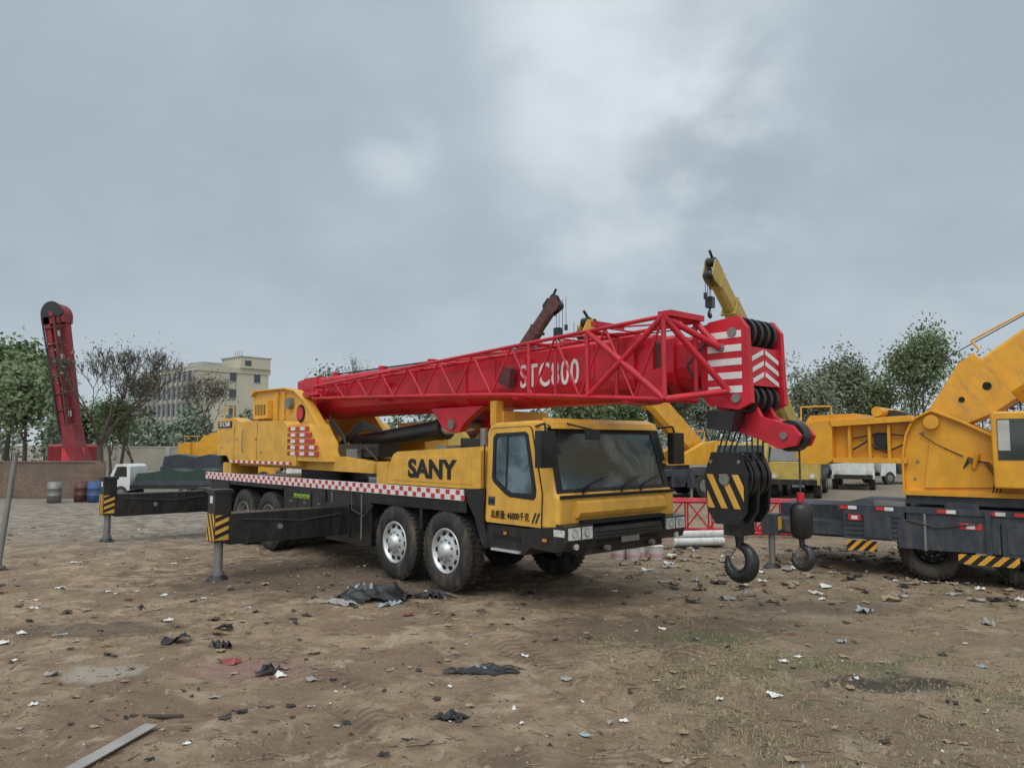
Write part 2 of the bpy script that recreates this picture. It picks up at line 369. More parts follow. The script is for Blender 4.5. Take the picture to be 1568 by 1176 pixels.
for sd in(-1,1):
    g.path([(2.0,sd*1.26,2.55),(2.36,sd*1.44,2.58),(2.42,sd*1.47,2.35)],.018,'black_decal')
    g.box(2.34,2.46,sd*1.47-.14,sd*1.47+.14,1.98,2.48,'black_paint')
    g.box(2.332,2.34,sd*1.47-.12,sd*1.47+.12,2.02,2.44,'glass')
g.path([(2.1,-.9,2.62),(2.6,-.75,2.5)],.015,'black_decal'); g.box(2.56,2.62,-.86,-.6,2.36,2.5,'black_paint')
g.cyl((.97,-1.34,1.45),(.97,-1.34,2.3),.012,'black_decal',8)
g.build('mirrors',T,.02)
g=G()
g.prism([(-1.88,1.61),(-1.55,2.12),(-1.42,2.17),(.80,2.26),(.84,2.2),(.84,1.63),(.5,1.61)],-1.31,1.31,'yellow_paint')
g.prism([(-1.55,1.68),(-1.38,2.03),(-1.3,2.07),(.62,2.14),(.62,1.68)],-1.318,-1.31,'yellow_paint')
g.box(-.3,.5,-.8,.8,2.2,2.4,'black_paint')
g.box(-2.25,-1.9,-1.2,-.2,1.5,1.98,'yellow_paint'); g.box(-2.6,-1.9,.2,1.2,1.5,2.1,'yellow_paint')
g.box(-.6,-.3,-1.1,-.7,2.2,2.28,'steel'); g.cyl((.55,-1.0,2.2),(.55,-1.0,2.55),.06,'steel',14)
g.build('engine_cover',T,.03,3)
text('side_lettering',T,'SANY',(-.42,-1.322,1.88),.41,'black_decal',sx=1.26,off=.017)
text('cabinet_lettering',T,'»»»»»»',(-4.9,-1.33,1.25),.2,'green_decal',sx=1.2)
text('rear_lettering',T,'STC500',(-9.0,-1.345,2.78),.15,'white_decal',sx=1.3,off=.0,ext=.006)
# superstructure
g=G()
g.cyl((-5.9,0,1.5),(-5.9,0,1.85),.75,'black_paint',36)
g.prism([(-8.8,1.78),(-8.8,2.05),(-3.6,2.05),(-2.6,1.95),(-2.6,1.75)],-1.05,1.05,'yellow_paint')
cw=[(-9.55,2.02),(-9.62,2.82),(-9.5,2.92),(-8.6,2.94),(-8.2,2.84),(-5.85,2.80),(-5.70,2.72),(-5.25,2.05),(-5.25,1.84),(-8.7,1.84),(-8.95,2.02)]
g.prism(cw,-1.30,-.95,'yellow_paint'); g.prism(cw,.95,1.30,'yellow_paint')
g.prism([(-9.7,1.85),(-9.7,2.7),(-9.0,2.88),(-8.6,2.88),(-8.6,1.80)],-.95,.95,'yellow_paint')
g.box(-9.85,-9.7,-1.1,1.1,1.8,2.6,'dark_hole'); g.box(-9.4,-8.9,-1.2,-.5,1.55,1.85,'yellow_paint')
sp=[(-8.45,1.85),(-8.55,3.45),(-8.4,3.57),(-6.75,3.56),(-6.25,3.48),(-5.75,3.24),(-5.4,2.95),(-4.7,2.35),(-4.35,2.05),(-4.1,1.85)]
g.prism(sp,-.80,-.68,'yellow_paint'); g.prism(sp,.68,.80,'yellow_paint')
for a,b in zip(sp[1:8],sp[2:9]):
    g.slab([(a[0],-.90,a[1]),(b[0],-.90,b[1]),(b[0],-.68,b[1]),(a[0],-.68,a[1])],(0,0,1),.035,'yellow_paint')
g.box(-8.3,-7.5,-.94,-.80,2.90,3.34,'yellow_paint')
for xx in(-7.2,-6.85): g.box(xx,xx+.05,-.86,-.80,2.85,3.5,'yellow_paint')
g.box(-8.62,-8.5,-.8,.8,2.9,3.5,'yellow_paint')
g.path([(-9.3,-1.25,2.92),(-9.3,-1.25,3.2),(-8.7,-1.25,3.2),(-8.7,-1.25,2.92)],.018,'yellow_paint')
g.cyl((-8.0,-.66,3.1),(-8.0,.66,3.1),.38,'cable',28); g.cyl((-6.5,-.92,3.22),(-6.5,.92,3.22),.13,'steel',20)
g.build('superstructure',T,.025,2)
g=G()
g.box(-8.2,-7.6,-.946,-.94,3.0,3.24,'dark_hole')
for k in range(7): g.box(-8.18+k*.085,-8.15+k*.085,-.955,-.946,3.0,3.24,'yellow_paint')
g.cyl((-6.05,-.812,2.98),(-6.05,-.80,2.98),.2,'dark_hole',24); g.cyl((-6.08,-.818,2.98),(-6.08,-.812,2.98),.15,'red_paint',24)
for xx in(-8.5,-7.2): g.box(xx,xx+.012,-1.303,-1.30,1.9,2.78,'dark_hole')
for xx,zz in((-8.4,2.4),(-7.3,2.4),(-7.0,2.1),(-9.3,2.2)): g.box(xx,xx+.1,-1.312,-1.30,zz,zz+.03,'steel')
g.path([(-7.9,-1.33,2.1),(-7.9,-1.36,2.15),(-7.9,-1.36,2.6),(-7.9,-1.33,2.65)],.012,'steel',6)
g.build('superstructure_fittings',T)
g=G()
g.prism([(-5.72,1.95),(-5.72,2.72),(-4.80,2.72),(-4.15,2.1),(-4.05,1.95)],-1.27,-.80,'yellow_paint')
for r_ in range(5):
    z=2.06+r_*.13; xe=-4.80+(2.72-z-.09)*1.0
    g.box(-5.66,min(xe,-4.3),-1.30,-1.27,z,z+.085,'tape_red')
    for c_ in range(3):
        xa=-5.5+c_*.42
        if xa+.2<min(xe,-4.3): g.box(xa,xa+.2,-1.306,-1.30,z+.008,z+.077,'tape_white')
x=-8.7;k=0
while x<-5.4:
    g.box(x,x+.14,-1.308,-1.30,1.86,1.92,'tape_red' if k%2 else 'tape_white'); x+=.15;k+=1
g.box(-9.5,-8.65,-1.312,-1.30,2.70,2.86,'black_decal')
g.build('warning_panels',T)
g=G()
g.cyl((-5.2,0,2.28),(-1.9,0,2.58),.19,'black_paint',28); g.cyl((-2.0,0,2.57),(-1.0,0,2.665),.12,'aluminium',20)
g.cyl((-1.95,0,2.575),(-1.75,0,2.593),.21,'black_paint',28)
for y0,y1 in((-.34,-.24),(.24,.34)): g.prism([(-5.5,1.95),(-5.5,2.3),(-5.2,2.48),(-4.9,2.35),(-4.6,1.95)],y0,y1,'yellow_paint')
for k in range(5): g.path([(-4.6+k*.1,-.3,2.0),(-4.7,-.45-.04*k,2.3),(-4.2,-.36,2.6+.05*k),(-3.6,-.2,2.55)],.02,'cable')
for k in range(3): g.path([(-5.3,-.5,2.9-.06*k),(-4.6,-.55,2.5-.05*k),(-4.3,-.6,2.15)],.02,'cable')
g.box(-4.2,-2.7,-.9,-.4,2.05,2.30,'black_paint'); g.box(-4.0,-3.0,.4,1.0,2.05,2.75,'yellow_paint')
g.box(-3.7,-3.3,-1.0,-.9,1.95,2.2,'steel'); g.path([(-3.5,-.95,2.1),(-3.0,-1.0,2.25),(-2.7,-.9,2.0)],.02,'cable')
g.build('luffing_cylinder',T,.01)
# boom
g=G()
def sec(h0,h1,w):
    pts=[(-w,h1-.05),(-w+.05,h1),(w-.05,h1),(w,h1-.05),(w,h0+.34)]
    for i in range(1,8):
        a=math.pi*i/8; pts.append((w*math.cos(a),h0+.34-.34*math.sin(a)))
    pts.append((-w,h0+.34)); return pts
g.xprism(sec(2.88,3.80,.43),-7.0,3.05,'red_paint')
g.xprism(sec(2.85,3.84,.46),2.72,3.12,'red_paint')
g.xprism(sec(2.85,3.84,.46),-.9,-.6,'red_paint')
g.xprism(sec(2.91,3.75,.40),3.05,3.40,'red_paint'); g.xprism(sec(2.88,3.79,.43),3.28,3.42,'red_paint')
g.xprism(sec(2.94,3.71,.37),3.40,3.72,'brown_red_paint'); g.xprism(sec(2.91,3.75,.40),3.60,3.74,'red_paint')
g.xprism(sec(2.97,3.67,.34),3.72,4.35,'red_paint'); g.xprism(sec(2.94,3.71,.37),3.95,4.05,'red_paint')
for y0,y1 in((-.40,-.26),(.26,.40)): g.prism([(-1.7,2.95),(-1.35,2.60),(-1.1,2.50),(-.85,2.52),(-.7,2.68),(-.2,2.95)],y0,y1,'red_paint')
g.cyl((-1.05,-.44,2.65),(-1.05,.44,2.65),.09,'steel',18)
g.box(.2,.45,-.5,.5,2.60,2.84,'yellow_paint'); g.box(.25,.40,-.62,-.46,2.6,3.0,'yellow_paint')
g.prism([(-7.3,3.35),(-7.3,3.05),(-6.4,2.88),(-6.0,2.88),(-6.0,3.82),(-6.6,3.82)],-.46,.46,'red_paint')
for xx in(-4.8,-3.2,-2.2,0.1,2.3): g.box(xx,xx+.07,-.445,-.43,2.95+.3,3.76,'red_paint')
for xx in(-5.5,-3.6,-1.9,.2,1.6,2.9): g.box(xx,xx+.12,-.35,-.2,3.80,3.89,'red_paint')
g.cyl((-5.5,-.27,3.85),(2.7,-.27,3.85),.018,'cable',6); g.cyl((-5.5,.1,3.88),(4.4,.1,3.9),.012,'cable',6)
g.build('boom',T,.012)
text('boom_lettering',T,'STC800',(1.42,-.436,3.36),.52,'white_decal',sx=.70,off=.006,sp=1.12)
g=G()
hp=[(4.2,2.92),(4.3,2.78),(4.72,2.72),(4.9,2.80),(4.88,3.2),(4.86,3.72),(4.74,3.88),(4.32,3.84),(4.2,3.74)]
for sd in(-1,1):
    y0,y1=sorted((sd*.36,sd*.44)); g.prism(hp,y0,y1,'red_paint')
for k in range(5):
    z=2.93+k*.17; g.box(4.30,4.78,-.446,-.44,z,z+.085,'tape_white')
for yy in(-.24,-.08,.08,.24):
    g.cyl((4.66,yy-.03,3.68),(4.66,yy+.03,3.68),.205,'black_paint',28); g.cyl((4.70,yy-.03,2.86),(4.70,yy+.03,2.86),.18,'black_paint',28)
g.box(4.72,4.83,-.36,.36,3.02,3.50,'red_paint'); g.box(4.3,4.6,-.36,.36,3.80,3.86,'red_paint')
for k in range(3):
    z=3.02+k*.14
    for sd in (-1,1):
        a=sd*.02; b=sd*.34
        g.slab([(4.832,a,z+.12),(4.832,b,z),(4.832,b,z+.06),(4.832,a,z+.18)],(1,0,0),.004,'tape_white')
g.cyl((4.5,-.5,3.5),(4.5,.5,3.5),.05,'steel'); g.cyl((4.66,-.47,3.68),(4.66,.47,3.68),.06,'steel'); g.cyl((4.7,-.47,2.86),(4.7,.47,2.86),.06,'steel')
arm=[(4.25,2.86),(4.75,2.88),(4.88,2.64),(5.05,2.58),(5.28,2.52),(5.38,2.40),(5.32,2.28),(5.1,2.24),(4.9,2.34),(4.6,2.44),(4.35,2.55)]
g.prism(arm,-.20,-.13,'red_paint'); g.prism(arm,.13,.20,'red_paint')
g.cyl((5.18,-.09,2.40),(5.18,.09,2.40),.19,'black_paint',28); g.cyl((5.18,-.23,2.40),(5.18,.23,2.40),.045,'steel')
g.cyl((4.95,-.12,2.5),(4.95,.12,2.5),.11,'red_paint',20)
g.prism([(4.3,2.5),(4.32,2.72),(4.7,2.70),(4.65,2.45)],-.5,-.3,'black_paint')
g.path([(4.3,-.46,3.6),(4.1,-.6,3.3),(4.25,-.5,2.9)],.018,'cable')
g.build('boom_head',T,.01)
# lattice jib stowed on side
g=G()
def jt(x): return 3.55+(x+5.5)/9.7*.30
def jb(x):
    if x<.9: return 3.30-(x+5.5)/6.4*.24
    return 3.06-(x-.9)/3.3*.22
def jw(x): return .18+(x+5.5)/9.7*.42
xs=[-5.5+i*.97 for i in range(11)]
yn=lambda x:-.62-jw(x)
yf=lambda x:-.56
RP='red_paint'
for i,(a,b) in enumerate(zip(xs,xs[1:])):
    for fy in(yn,yf):
        g.cyl((a,fy(a),jt(a)),(b,fy(b),jt(b)),.028,RP,8); g.cyl((a,fy(a),jb(a)),(b,fy(b),jb(b)),.032,RP,8)
    m_=(a+b)/2
    g.cyl((a,yn(a),jt(a)),(m_,yn(m_),jb(m_)),.016,RP,6); g.cyl((m_,yn(m_),jb(m_)),(b,yn(b),jt(b)),.016,RP,6)
    g.cyl((a,yn(a),jt(a)),(b,yf(b),jt(b)),.013,RP,6); g.cyl((a,yn(a),jb(a)),(b,yf(b),jb(b)),.013,RP,6)
    g.cyl((b,yn(b),jt(b)),(b,yf(b),jt(b)),.013,RP,6)
for xx in (-5.5,1.7,2.9,4.2):
    g.cyl((xx,yn(xx),jt(xx)),(xx,yn(xx),jb(xx)),.033,RP,8); g.cyl((xx,yn(xx),jt(xx)),(xx,yf(xx),jt(xx)),.03,RP,8); g.cyl((xx,yn(xx),jb(xx)),(xx,yf(xx),jb(xx)),.03,RP,8); g.cyl((xx,yf(xx),jt(xx)),(xx,yf(xx),jb(xx)),.03,RP,8)
e=4.2
for (p,q) in (((e,yn(e),jt(e)),(4.5,-.5,3.5)),((e,yn(e),jb(e)),(4.62,-.5,2.95)),((e,yf(e),jt(e)),(4.5,-.5,3.5)),((2.9,yn(2.9),jt(2.9)),(e,yn(e),jb(e))),((2.9,yn(2.9),jb(2.9)),(e,yn(e),jt(e))),((e,yn(e),jt(e)),(4.62,-.5,2.95))):
    g.cyl(p,q,.042,RP,8)
for xx in(-3.0,1.0,3.2):
    g.box(xx-.06,xx+.06,-.75,-.40,jb(xx)-.06,jb(xx)+.02,RP); g.box(xx-.05,xx+.05,-.6,-.43,jt(xx)-.2,jt(xx)-.12,RP)
g.box(3.0,3.08,-1.2,-.6,3.86,3.93,RP); g.box(4.1,4.3,-1.2,-.5,3.85,3.92,RP)
g.box(-5.9,-5.2,-.85,-.5,3.36,3.44,RP); g.prism([(.4,3.3),(.55,3.55),(.75,3.5),(.7,3.2)],-.62,-.5,'brown_red_paint'); g.prism([(3.3,2.95),(3.35,3.25),(3.7,3.3),(3.75,2.92)],-.62,-.54,RP)
g.build('lattice_jib',T)
def hook(g,x,y,z,s,m='black_paint'):
    pts=[(x,y,z+.02),(x,y,z-.06*s)]; rad=[.05*s,.05*s]
    N_=30
    for i in range(N_):
        t=i/(N_-1); a=R(88-t*285); r=.17*s
        pts.append((x+r*math.cos(a)*.92,y,z-.32*s+r*math.sin(a))); rad.append((.045+.040*math.sin(math.pi*min(1,t*1.05)))*s*(1 if t<.8 else 1-(t-.8)*2.6))
    g.sweep(pts,rad,m)
    g.cyl((x,y,z-.12*s),pts[-3],.012*s,'steel',6)
g=G()
hx=4.42
side=[(-.27,1.46),(-.31,1.92),(-.20,2.20),(.20,2.20),(.31,1.92),(.27,1.46),(.15,1.30),(-.15,1.30)]
for y0,y1 in ((-.29,-.24),(.24,.29),(-.03,.03)): g.prism([(hx+a,b) for a,b in side],y0,y1,'black_paint')
for yy in(-.2,-.12,-.07,.07,.12,.2): g.cyl((hx,yy-.018,1.88),(hx,yy+.018,1.88),.33,'black_paint',30)
g.cyl((hx,-.33,1.86),(hx,.33,1.86),.07,'steel',18)
hazard(g,hx-.26,hx+.26,-.292,1.50,1.92,4)
g.box(hx-.12,hx+.12,-.17,.17,1.15,1.34,'black_paint')
for yy in(-.26,.26):
    for xx in(-.2,.2): g.cyl((hx+xx,yy-.05,2.08),(hx+xx,yy+.05,2.08),.025,'steel',8)
hook(g,hx,0,1.18,1.12)
for yy in(-.22,-.08,.08,.22):
    for dx,t in ((-.2,4.5),(.25,4.68)):
        g.cyl((hx+dx,yy*.8,2.1),(t,yy,2.8),.011,'cable',6)
g.build('hook_block',T,.008)
g=G()
ax_=5.26
g.cyl((ax_,0,2.3),(ax_,0,1.68),.012,'cable',6); g.cyl((ax_,0,1.60),(ax_,0,1.72),.045,RP,12)
g.lathe([(0.001,0),(.08,0),(.12,.05),(.13,.10),(.13,.36),(.10,.42),(.04,.44),(.001,.44)],(ax_,0,1.61),(0,0,-1),'black_paint',24)
hook(g,ax_,0,1.19,.7); g.build('auxiliary_hook',T)
# ------------------------------------------------------------------ RIGHT TRUCK CRANE
C=empty('truck_crane',(5.97,14.0,0),math.atan2(-.606,.795))
g=G()
g.box(-1.35,9.5,.7,1.9,.55,1.15,'slate_paint')
g.box(-.1,9.5,0.02,2.6,1.12,1.22,'slate_paint')
g.box(.0,1.0,0.0,2.6,.62,1.12,'slate_paint')
g.box(-1.4,0.0,.05,2.55,.66,.90,'slate_paint')
g.box(1.02,9.5,.05,.6,.60,1.12,'slate_paint'); g.box(.9,2.4,-.02,.05,.52,1.0,'slate_paint'); g.box(2.42,4.5,-.04,.05,.46,1.05,'slate_paint')
g.box(2.2,2.28,-.06,.0,.45,1.2,'slate_paint'); g.box(.35,.8,-.03,0,.66,1.08,'slate_paint'); g.box(1.3,1.34,-.05,-.02,.5,1.12,'steel')
g.path([(1.05,-.04,1.0),(1.5,-.05,.9),(2.1,-.05,1.0)],.014,'cable',6); g.box(2.5,3.4,-.06,-.04,.55,.95,'slate_paint')
for k in range(5): g.box(.05,.95,-.012,0,.68+k*.085,.70+k*.085,'black_paint')
xx=-1.25
g.box(xx-.14,xx+.14,-.28,.05,.62,1.0,'slate_paint'); g.cyl((xx,-.15,.08),(xx,-.15,.7),.06,'steel',14); g.cyl((xx,-.15,.0),(xx,-.15,.08),.18,'black_paint',16,r2=.1)
g.box(xx+.14,xx+.146,-.2,0.0,.7,.95,'yellow_paint')
g.box(.5,1.0,.1,.6,1.22,1.3,'steel'); g.box(1.6,2.1,.15,.5,1.22,1.32,'slate_paint')
g.build('chassis',C,.012)
g=G()
hazard(g,.05,.55,-.004,.42,.60,4,c2='orange_paint',slant=-1); hazard(g,1.8,2.65,-.065,.34,.50,5,c2='orange_paint',slant=-1)
for xx in (-.05,.55,1.5,2.2,2.6,3.0):
    g.box(xx,xx+.14,.0,.018,1.14,1.20,'tape_red'); g.box(xx+.14,xx+.28,.0,.018,1.14,1.20,'tape_white')
g.box(1.83,2.15,-.03,-.021,.9,1.0,'tape_red'); g.box(1.93,2.05,-.034,-.03,.91,.99,'tape_white')
g.box(.1,.3,-.03,-.012,.95,1.05,'tape_red'); g.box(.15,.25,-.034,-.03,.97,1.03,'tape_white')
g.build('markings',C)
g=G()
for xx in (1.35,2.75,6.6,8.0):
    wheel(g,xx,.22,.52,.52,.5,-1,rim='black_paint',dish=.12,detail=True); wheel(g,xx,2.45,.52,.52,.5,1,rim='black_paint',dish=.12,detail=False)
g.build('wheels',C)
g=G()
OP='orange_paint'
g.cyl((2.2,1.3,1.22),(2.2,1.3,1.5),.7,'slate_paint',32)
g.prism([(-.85,2.05),(-.86,2.55),(-.72,2.70),(-.25,2.74),(-.18,2.6),(-.18,2.0),(-.3,1.93),(-.7,1.93)],.12,2.48,OP)
g.box(-.18,1.1,.34,2.26,2.0,2.66,OP)
g.prism([(-.18,2.62),(-.22,2.74),(1.15,2.80),(1.2,2.70)],.10,.36,OP); g.box(-.18,1.05,.14,.34,1.96,2.05,OP)
g.prism([(-.7,2.70),(-.62,2.84),(.2,2.86),(.25,2.74)],.3,2.2,OP)
for xx in(.08,.42,.74): g.box(xx,xx+.05,.18,.34,2.05,2.64,OP)
g.box(.5,.72,.28,.34,2.2,2.5,'black_paint'); g.path([(.15,.25,2.2),(.4,.22,2.35),(.7,.25,2.15),(1.0,.25,2.3)],.018,'cable'); g.path([(.15,.28,2.4),(.6,.25,2.5),(1.0,.28,2.45)],.014,'cable')
g.cyl((.6,.1,2.88),(.6,2.3,2.88),.09,OP,16); g.path([(-.75,.2,2.7),(-.75,.2,3.0),(-.2,.2,3.0),(-.2,.2,2.74)],.016,OP)
sp=[(1.0,1.42),(1.0,2.1),(1.06,2.45),(1.18,2.72),(1.45,2.86),(1.9,2.66),(2.9,2.1),(4.6,1.75),(4.6,1.35)]
g.prism(sp,.25,.40,OP); g.prism(sp,2.2,2.35,OP)
for a,b in zip(sp[0:7],sp[1:8]):
    dd=Vector((b[0]-a[0],0,b[1]-a[1])); nn_=Vector((-dd.z,0,dd.x))
    g.slab([(a[0],.14,a[1]),(b[0],.14,b[1]),(b[0],.42,b[1]),(a[0],.42,a[1])],nn_,.035,OP)
g.box(1.0,4.8,.3,2.3,1.35,1.5,OP); g.prism([(1.3,1.55),(1.4,2.3),(2.3,2.0),(3.2,1.62)],.21,.25,OP)
g.box(1.0,3.3,.12,.3,1.42,1.50,OP); g.box(1.0,3.3,.20,.25,1.27,1.42,'slate_paint')
g.cyl((1.45,.12,2.68),(1.45,2.48,2.68),.12,OP,20)
for (cx,cz) in((1.15,1.7),(1.2,2.0),(2.6,1.7),(3.0,1.65),(1.3,2.5)): g.cyl((cx,.235,cz),(cx,.25,cz),.025,'steel',8)
g.cyl((.75,.6,2.5),(.75,2.0,2.5),.42,'cable',28)
for k in range(3): g.path([(2.3+.05*k,.19,1.5),(2.36+.06*k,.15,1.75),(2.2+.03*k,.16,2.0),(1.98,.18,2.08-.04*k),(1.9,.2,1.9)],.010,'cable')
g.cyl((2.05,.2,1.9),(2.12,.16,2.15),.04,OP); g.path([(1.9,.19,2.1),(1.5,.2,2.3),(1.25,.2,2.5)],.010,'cable')
g.box(2.5,2.7,.18,.25,1.6,1.75,OP)
g.build('superstructure',C,.018)
be=R(36)
B=bpy.data.objects.new('boom_pivot',None); link(B,C); B.location=(1.45,1.3,2.68); B.rotation_euler=(0,-be,0)
g=G()
g.prism([(-.2,-.16),(-.25,.16),(.9,.64),(1.2,.64),(1.2,-.38),(.8,-.38)],-.44,.44,OP)
for x0,x1,w,h in((1.2,9.5,.42,.50),(9.5,9.9,.38,.46),(9.9,10.3,.34,.42)):
    g.xprism([(-w,h-.05),(-w+.05,h),(w-.05,h),(w,h-.05),(w,-h+.25),(w-.2,-h+.04),(-w+.2,-h+.04),(-w,-h+.25)],x0,x1,OP)
for xx in(2.4,4.0,6.0,8.8): g.box(xx,xx+.14,-.44,.44,-.1,.54,OP)
g.cyl((1.0,-.455,.05),(1.0,-.44,.05),.07,'dark_hole',16); g.cyl((.55,-.455,.1),(.55,-.44,.1),.05,'dark_hole',16)
g.cyl((2.6,-.2,.72),(3.6,-.2,.72),.13,OP,16); g.box(2.4,3.8,-.35,.2,.5,.62,OP); g.box(3.2,4.8,-.3,-.1,.6,.85,OP)
g.prism([(2.5,.5),(2.6,.85),(2.9,.9),(3.5,.5)],-.5,-.42,OP); g.cyl((2.75,-.55,.75),(2.75,.4,.75),.06,'steel')
g.path([(1.3,-.3,.64),(1.3,-.3,.85),(2.2,-.3,.72),(2.2,-.3,.5)],.02,OP)
g.build('boom',B,.015)
g=G()
g.cyl((2.6,1.3,1.7),(5.4,1.3,3.9),.17,OP,24); g.cyl((5.4,1.3,3.9),(7.0,1.3,5.2),.11,'aluminium',20)
g.prism([(2.38,1.6),(2.36,2.76),(2.42,2.82),(3.5,2.80),(3.9,1.9),(3.8,1.6)],-.34,.14,OP)
g.build('cylinder_and_operator_cab',C,.03)
g=G()
g.prism([(2.45,2.05),(2.45,2.70),(2.84,2.70),(2.84,2.05)],-.35,-.34,'glass'); g.prism([(2.92,2.05),(2.92,2.70),(3.42,2.70),(3.72,2.05)],-.35,-.34,'glass')
g.box(2.46,2.62,-.354,-.35,2.2,2.68,'curtain'); g.box(2.93,3.15,-.354,-.35,2.3,2.68,'curtain'); g.box(2.87,2.89,-.345,-.34,1.65,2.78,'black_decal')
g.build('operator_cab_windows',C)
g=G(); g.cyl((-.5,1.3,2.75),(7.8,1.3,7.3),.010,'cable',6); g.build('hoist_rope',C)
# ------------------------------------------------------------------ background cranes
def bg_crane(name,pivot,fwd,elev,length,col,chass='slate_paint',bcol=None,bw=.36):
    bcol=bcol or col
    px,py,pz=pivot; rz=math.atan2(fwd[1],fwd[0])
    c,s=math.cos(rz),math.sin(rz); ox=px-(-3.2*c); oy=py-(-3.2*s)
    E=empty(name,(ox,oy,0),rz)
    g=G()
    g.box(-5.3,4.2,-1.2,1.2,.95,1.2,chass); g.box(-5.2,4.5,-.4,.4,.6,.95,chass)
    g.box(-1.2,-.4,-1.25,1.25,.5,1.1,chass); g.box(-5.3,-4.6,-1.25,1.25,.5,1.1,chass); g.box(.2,1.6,-1.2,1.2,.6,.98,chass)
    for xx in(3.0,1.8,-2.4,-3.7):
        for sd in(-1,1): g.cyl((xx,sd*1.25,.5),(xx,sd*.85,.5),.5,'rubber',24); g.cyl((xx,sd*1.26,.5),(xx,sd*1.25,.5),.27,'steel',18)
    for xx in(-.8,-4.95):
        for sd in(-1,1): g.box(xx-.12,xx+.12,sd*1.9-.12,sd*1.9+.12,.5,1.3,chass); g.cyl((xx,sd*1.9,0),(xx,sd*1.9,.6),.06,'steel'); g.box(xx-.1,xx+.1,min(sd*1.2,sd*1.9),max(sd*1.2,sd*1.9),.7,.95,chass)
    g.prism([(2.9,.9),(2.9,2.2),(3.1,2.35),(4.3,2.35),(4.6,1.6),(4.65,.75),(3.6,.75)],-1.2,1.2,col)
    g.prism([(3.15,1.5),(3.2,2.2),(4.2,2.2),(4.4,1.5)],-1.21,1.21,'glass')
    g.slab([(4.345,-1.05,2.25),(4.345,1.05,2.25),(4.60,1.1,1.62),(4.60,-1.1,1.62)],(.93,0,.37),.02,'glass')
    g.box(4.6,4.75,-1.2,1.2,.55,.95,'white_paint')
    g.cyl((-2.0,0,1.2),(-2.0,0,1.45),.6,chass,24)
    for y0,y1 in((-.85,-.55),(.55,.85)): g.prism([(-5.0,1.4),(-5.0,2.4),(-3.9,2.45),(-3.5,pz+.3),(-3.0,pz+.25),(-1.8,1.9),(-.8,1.5),(-.8,1.4)],y0,y1,col)
    g.prism([(-5.3,1.4),(-5.3,2.3),(-4.4,2.4),(-4.4,1.4)],-1.2,1.2,col)
    g.prism([(-1.6,1.4),(-1.6,2.6),(-.5,2.6),(-.1,1.9),(-.1,1.4)],-1.25,-.6,col)
    g.prism([(-1.5,1.75),(-1.5,2.5),(-.55,2.5),(-.2,1.9),(-.2,1.75)],-1.26,-.59,'glass')
    g.path([(-4.9,-.7,2.4),(-4.9,-.7,2.9),(-4.0,-.7,2.9),(-4.0,-.7,2.45)],.03,col)
    g.build('carrier',E,.03)
    P=bpy.data.objects.new('boom_pivot',None); link(P,E); P.location=(-3.2,0,pz); P.rotation_euler=(0,-elev,0)
    g=G(); L=length
    for i,(a,b) in enumerate(((0,.62),(.60,.80),(.78,.93))):
        w=bw*(1-.14*i)
        g.xprism([(-w*.8,w*1.25),(w*.8,w*1.25),(w*.8,-w*.8),(w*.4,-w*1.25),(-w*.4,-w*1.25),(-w*.8,-w*.8)],a*L,b*L,bcol)
        g.box(b*L-.12,b*L,-w*.88,w*.88,-w*1.3,w*1.33,bcol)
    for sd in(-1,1): g.prism([(.92*L,-w*1.2),(.92*L,w*1.2),(L-.1,w*1.5),(L+.1,w*.9),(L,-w*1.6),(L-.3,-w*1.8)],sd*w*.7-.03,sd*w*.7+.03,bcol)
    g.cyl((L-.05,-w*.6,w*.9),(L-.05,w*.6,w*.9),.2,'black_paint',18); g.cyl((L-.15,-w*.6,-w*1.2),(L-.15,w*.6,-w*1.2),.2,'black_paint',18)
    g.cyl((L*.93,0,w*1.2),(L+.35,0,w*1.9),.06,'black_paint',8); g.prism([(L*.9,w*1.3),(L*.92,w*2.3),(L*.97,w*2.3),(L*.99,w*1.3)],-.1,.1,'black_paint')
    g.cyl((.5,-w,w*1.5),(L,-w*.5,w*1.5),.015,'cable',5)
    g.build('boom',P,.01)
    g=G()
    hl=(-3.2+L*math.cos(elev)); hz=pz+L*math.sin(elev)
    for dx in(.1,.3,-.05): g.cyl((hl+dx,0,hz),(hl+dx,0,hz-1.5),.014,'cable',5)
    g.box(hl-.12,hl+.2,-.15,.15,hz-1.75,hz-1.3,'black_paint'); hook(g,hl+.05,0,hz-1.75,.8)
    g.cyl((hl+.5,0,hz+.1),(hl+.5,0,hz-1.2),.012,'cable',5); g.cyl((hl+.5,0,hz-1.2),(hl+.5,0,hz-1.45),.08,'black_paint')
    g.cyl((-1.2,0,1.6),(-3.2+.45*L*math.cos(elev),0,pz+.45*L*math.sin(elev)-.3),.12,'black_paint',14)
    g.build('hook_and_cylinder',E)
    return E
bg_crane('truck_crane',(14.6,40,2.9),(-.6,-.8),R(32.5),12.6,'dull_yellow_paint',bw=.42)
bg_crane('truck_crane',(8.2,35,2.1),(-.8,-.6),R(37),8.3,'orange_paint',bw=.38)
bg_crane('truck_crane',(-2.2,39,2.8),(.75,-.66),R(47),8.4,'dull_yellow_paint',bcol='brown_red_paint',bw=.3)
bg_crane('truck_crane',(-23.5,60,2.7),(.97,.2),R(3),8.5,'orange_paint')
bg_crane('truck_crane',(-50,62,2.6),(.9,-.2),R(3),8.5,'orange_paint')
P=empty('concrete_pump_truck',(-21.6,38,0),R(120))
g=G()
g.box(-4,4,-1.15,1.15,.9,1.4,'dark_red_paint'); g.prism([(2.8,.8),(2.8,2.2),(4.0,2.3),(4.3,1.7),(4.35,.8)],-1.15,1.15,'dark_red_paint'); g.prism([(3.0,1.6),(3.0,2.1),(3.9,2.2),(4.1,1.6)],-1.16,1.16,'glass')
